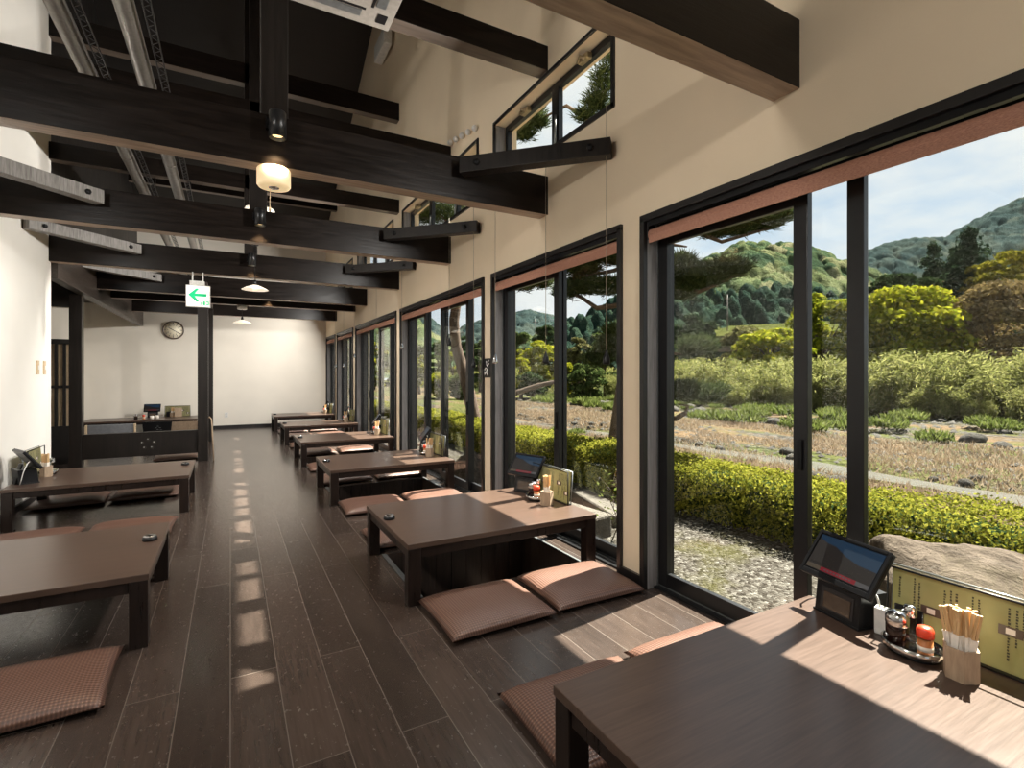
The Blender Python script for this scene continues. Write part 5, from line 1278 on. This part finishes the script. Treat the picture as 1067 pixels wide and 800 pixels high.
# ------------------------------------------------------------------ light
sd = Vector((.66, .085, 1.0)).normalized()
S = bpy.data.lights.new('sun', 'SUN'); S.energy = 40.0; S.angle = math.radians(.55); S.color = (1, .93, .82)
so = bpy.data.objects.new('sun', S); link(so); so.rotation_euler = sd.to_track_quat('Z', 'Y').to_euler()
w = bpy.data.worlds.new('sky'); SC.world = w; w.use_nodes = True; nt = w.node_tree; nt.nodes.clear()
def wn(t, **kw):
    n = nt.nodes.new(t)
    for k, v in kw.items(): setattr(n, k, v)
    return n
tc = wn('ShaderNodeTexCoord'); sep = wn('ShaderNodeSeparateXYZ'); nt.links.new(tc.outputs['Generated'], sep.inputs[0])
rp = wn('ShaderNodeValToRGB'); cr = rp.color_ramp
cr.elements[0].position = .0; cr.elements[0].color = (.86, .92, .98, 1); cr.elements[1].position = .6; cr.elements[1].color = (.42, .60, .84, 1)
e = cr.elements.new(.22); e.color = (.70, .82, .96, 1)
nt.links.new(sep.outputs[2], rp.inputs[0])
mp = wn('ShaderNodeMapping'); mp.inputs['Scale'].default_value = (1, 1, 2.6); mp.inputs['Location'].default_value = (.35, .1, .0); nt.links.new(tc.outputs['Generated'], mp.inputs[0])
nz = wn('ShaderNodeTexNoise'); nz.inputs['Scale'].default_value = 2.6; nz.inputs['Detail'].default_value = 8; nz.inputs['Roughness'].default_value = .55; nt.links.new(mp.outputs[0], nz.inputs['Vector'])
cl_ = wn('ShaderNodeValToRGB'); cl_.color_ramp.elements[0].position = .40; cl_.color_ramp.elements[1].position = .56; nt.links.new(nz.outputs[0], cl_.inputs[0])
mx = wn('ShaderNodeMix', data_type='RGBA'); nt.links.new(cl_.outputs[0], mx.inputs[0]); nt.links.new(rp.outputs[0], mx.inputs[6]); mx.inputs[7].default_value = (1.0, 1.0, 1.0, 1)
bg = wn('ShaderNodeBackground'); bg.inputs[1].default_value = 1.0; nt.links.new(mx.outputs[2], bg.inputs[0])
wo = wn('ShaderNodeOutputWorld'); nt.links.new(bg.outputs[0], wo.inputs[0])

def area(name, loc, rot, sx, sy, e, color=(1, .965, .91)):
    L = bpy.data.lights.new(name, 'AREA'); L.shape = 'RECTANGLE'; L.size = sx; L.size_y = sy; L.energy = e; L.color = color
    o = bpy.data.objects.new(name, L); link(o); o.location = loc; o.rotation_euler = rot; return o
# unseen fill lights added behind the tie beams on the window side, washing the room
for y, e in ((1.36, 52), (3.40, 82), (5.43, 105), (7.46, 115), (10.5, 130), (12.55, 60)):
    area('fill_light', (1.9, y+BT+.10, 2.76), (0, math.radians(65), 0), .14, .14, e)

for y, e in ((-.85, 38), (1.36, 30), (3.40, 28), (5.43, 25), (7.46, 25), (10.5, 20)):  # second row of added fill lights, aimed at the window wall
    area('fill_light', (-1.42, y+BT+.10, 2.80), (0, -math.radians(52), 0), .14, .14, e)
# ------------------------------------------------------------------ camera
cam = bpy.data.cameras.new('camera'); cam.sensor_width = 36; cam.lens = 36*FPX/1067; cam.shift_x = 0; cam.shift_y = -(400-CYP)/1067
cam.clip_start = .05; cam.clip_end = 2000
co = bpy.data.objects.new('camera', cam); link(co); co.location = (0, 0, CAMH); co.rotation_euler = (PI/2, 0, -YAW); SC.camera = co
SC.view_settings.view_transform = 'Standard'; SC.view_settings.look = 'None'; SC.view_settings.gamma = 1; SC.view_settings.exposure = 0; SC.view_settings.use_curve_mapping = False
cy = SC.cycles; cy.use_denoising = True; cy.max_bounces = 10; cy.diffuse_bounces = 5; cy.glossy_bounces = 4; cy.transparent_max_bounces = 40; cy.sample_clamp_indirect = 6; cy.caustics_reflective = False; cy.caustics_refractive = False
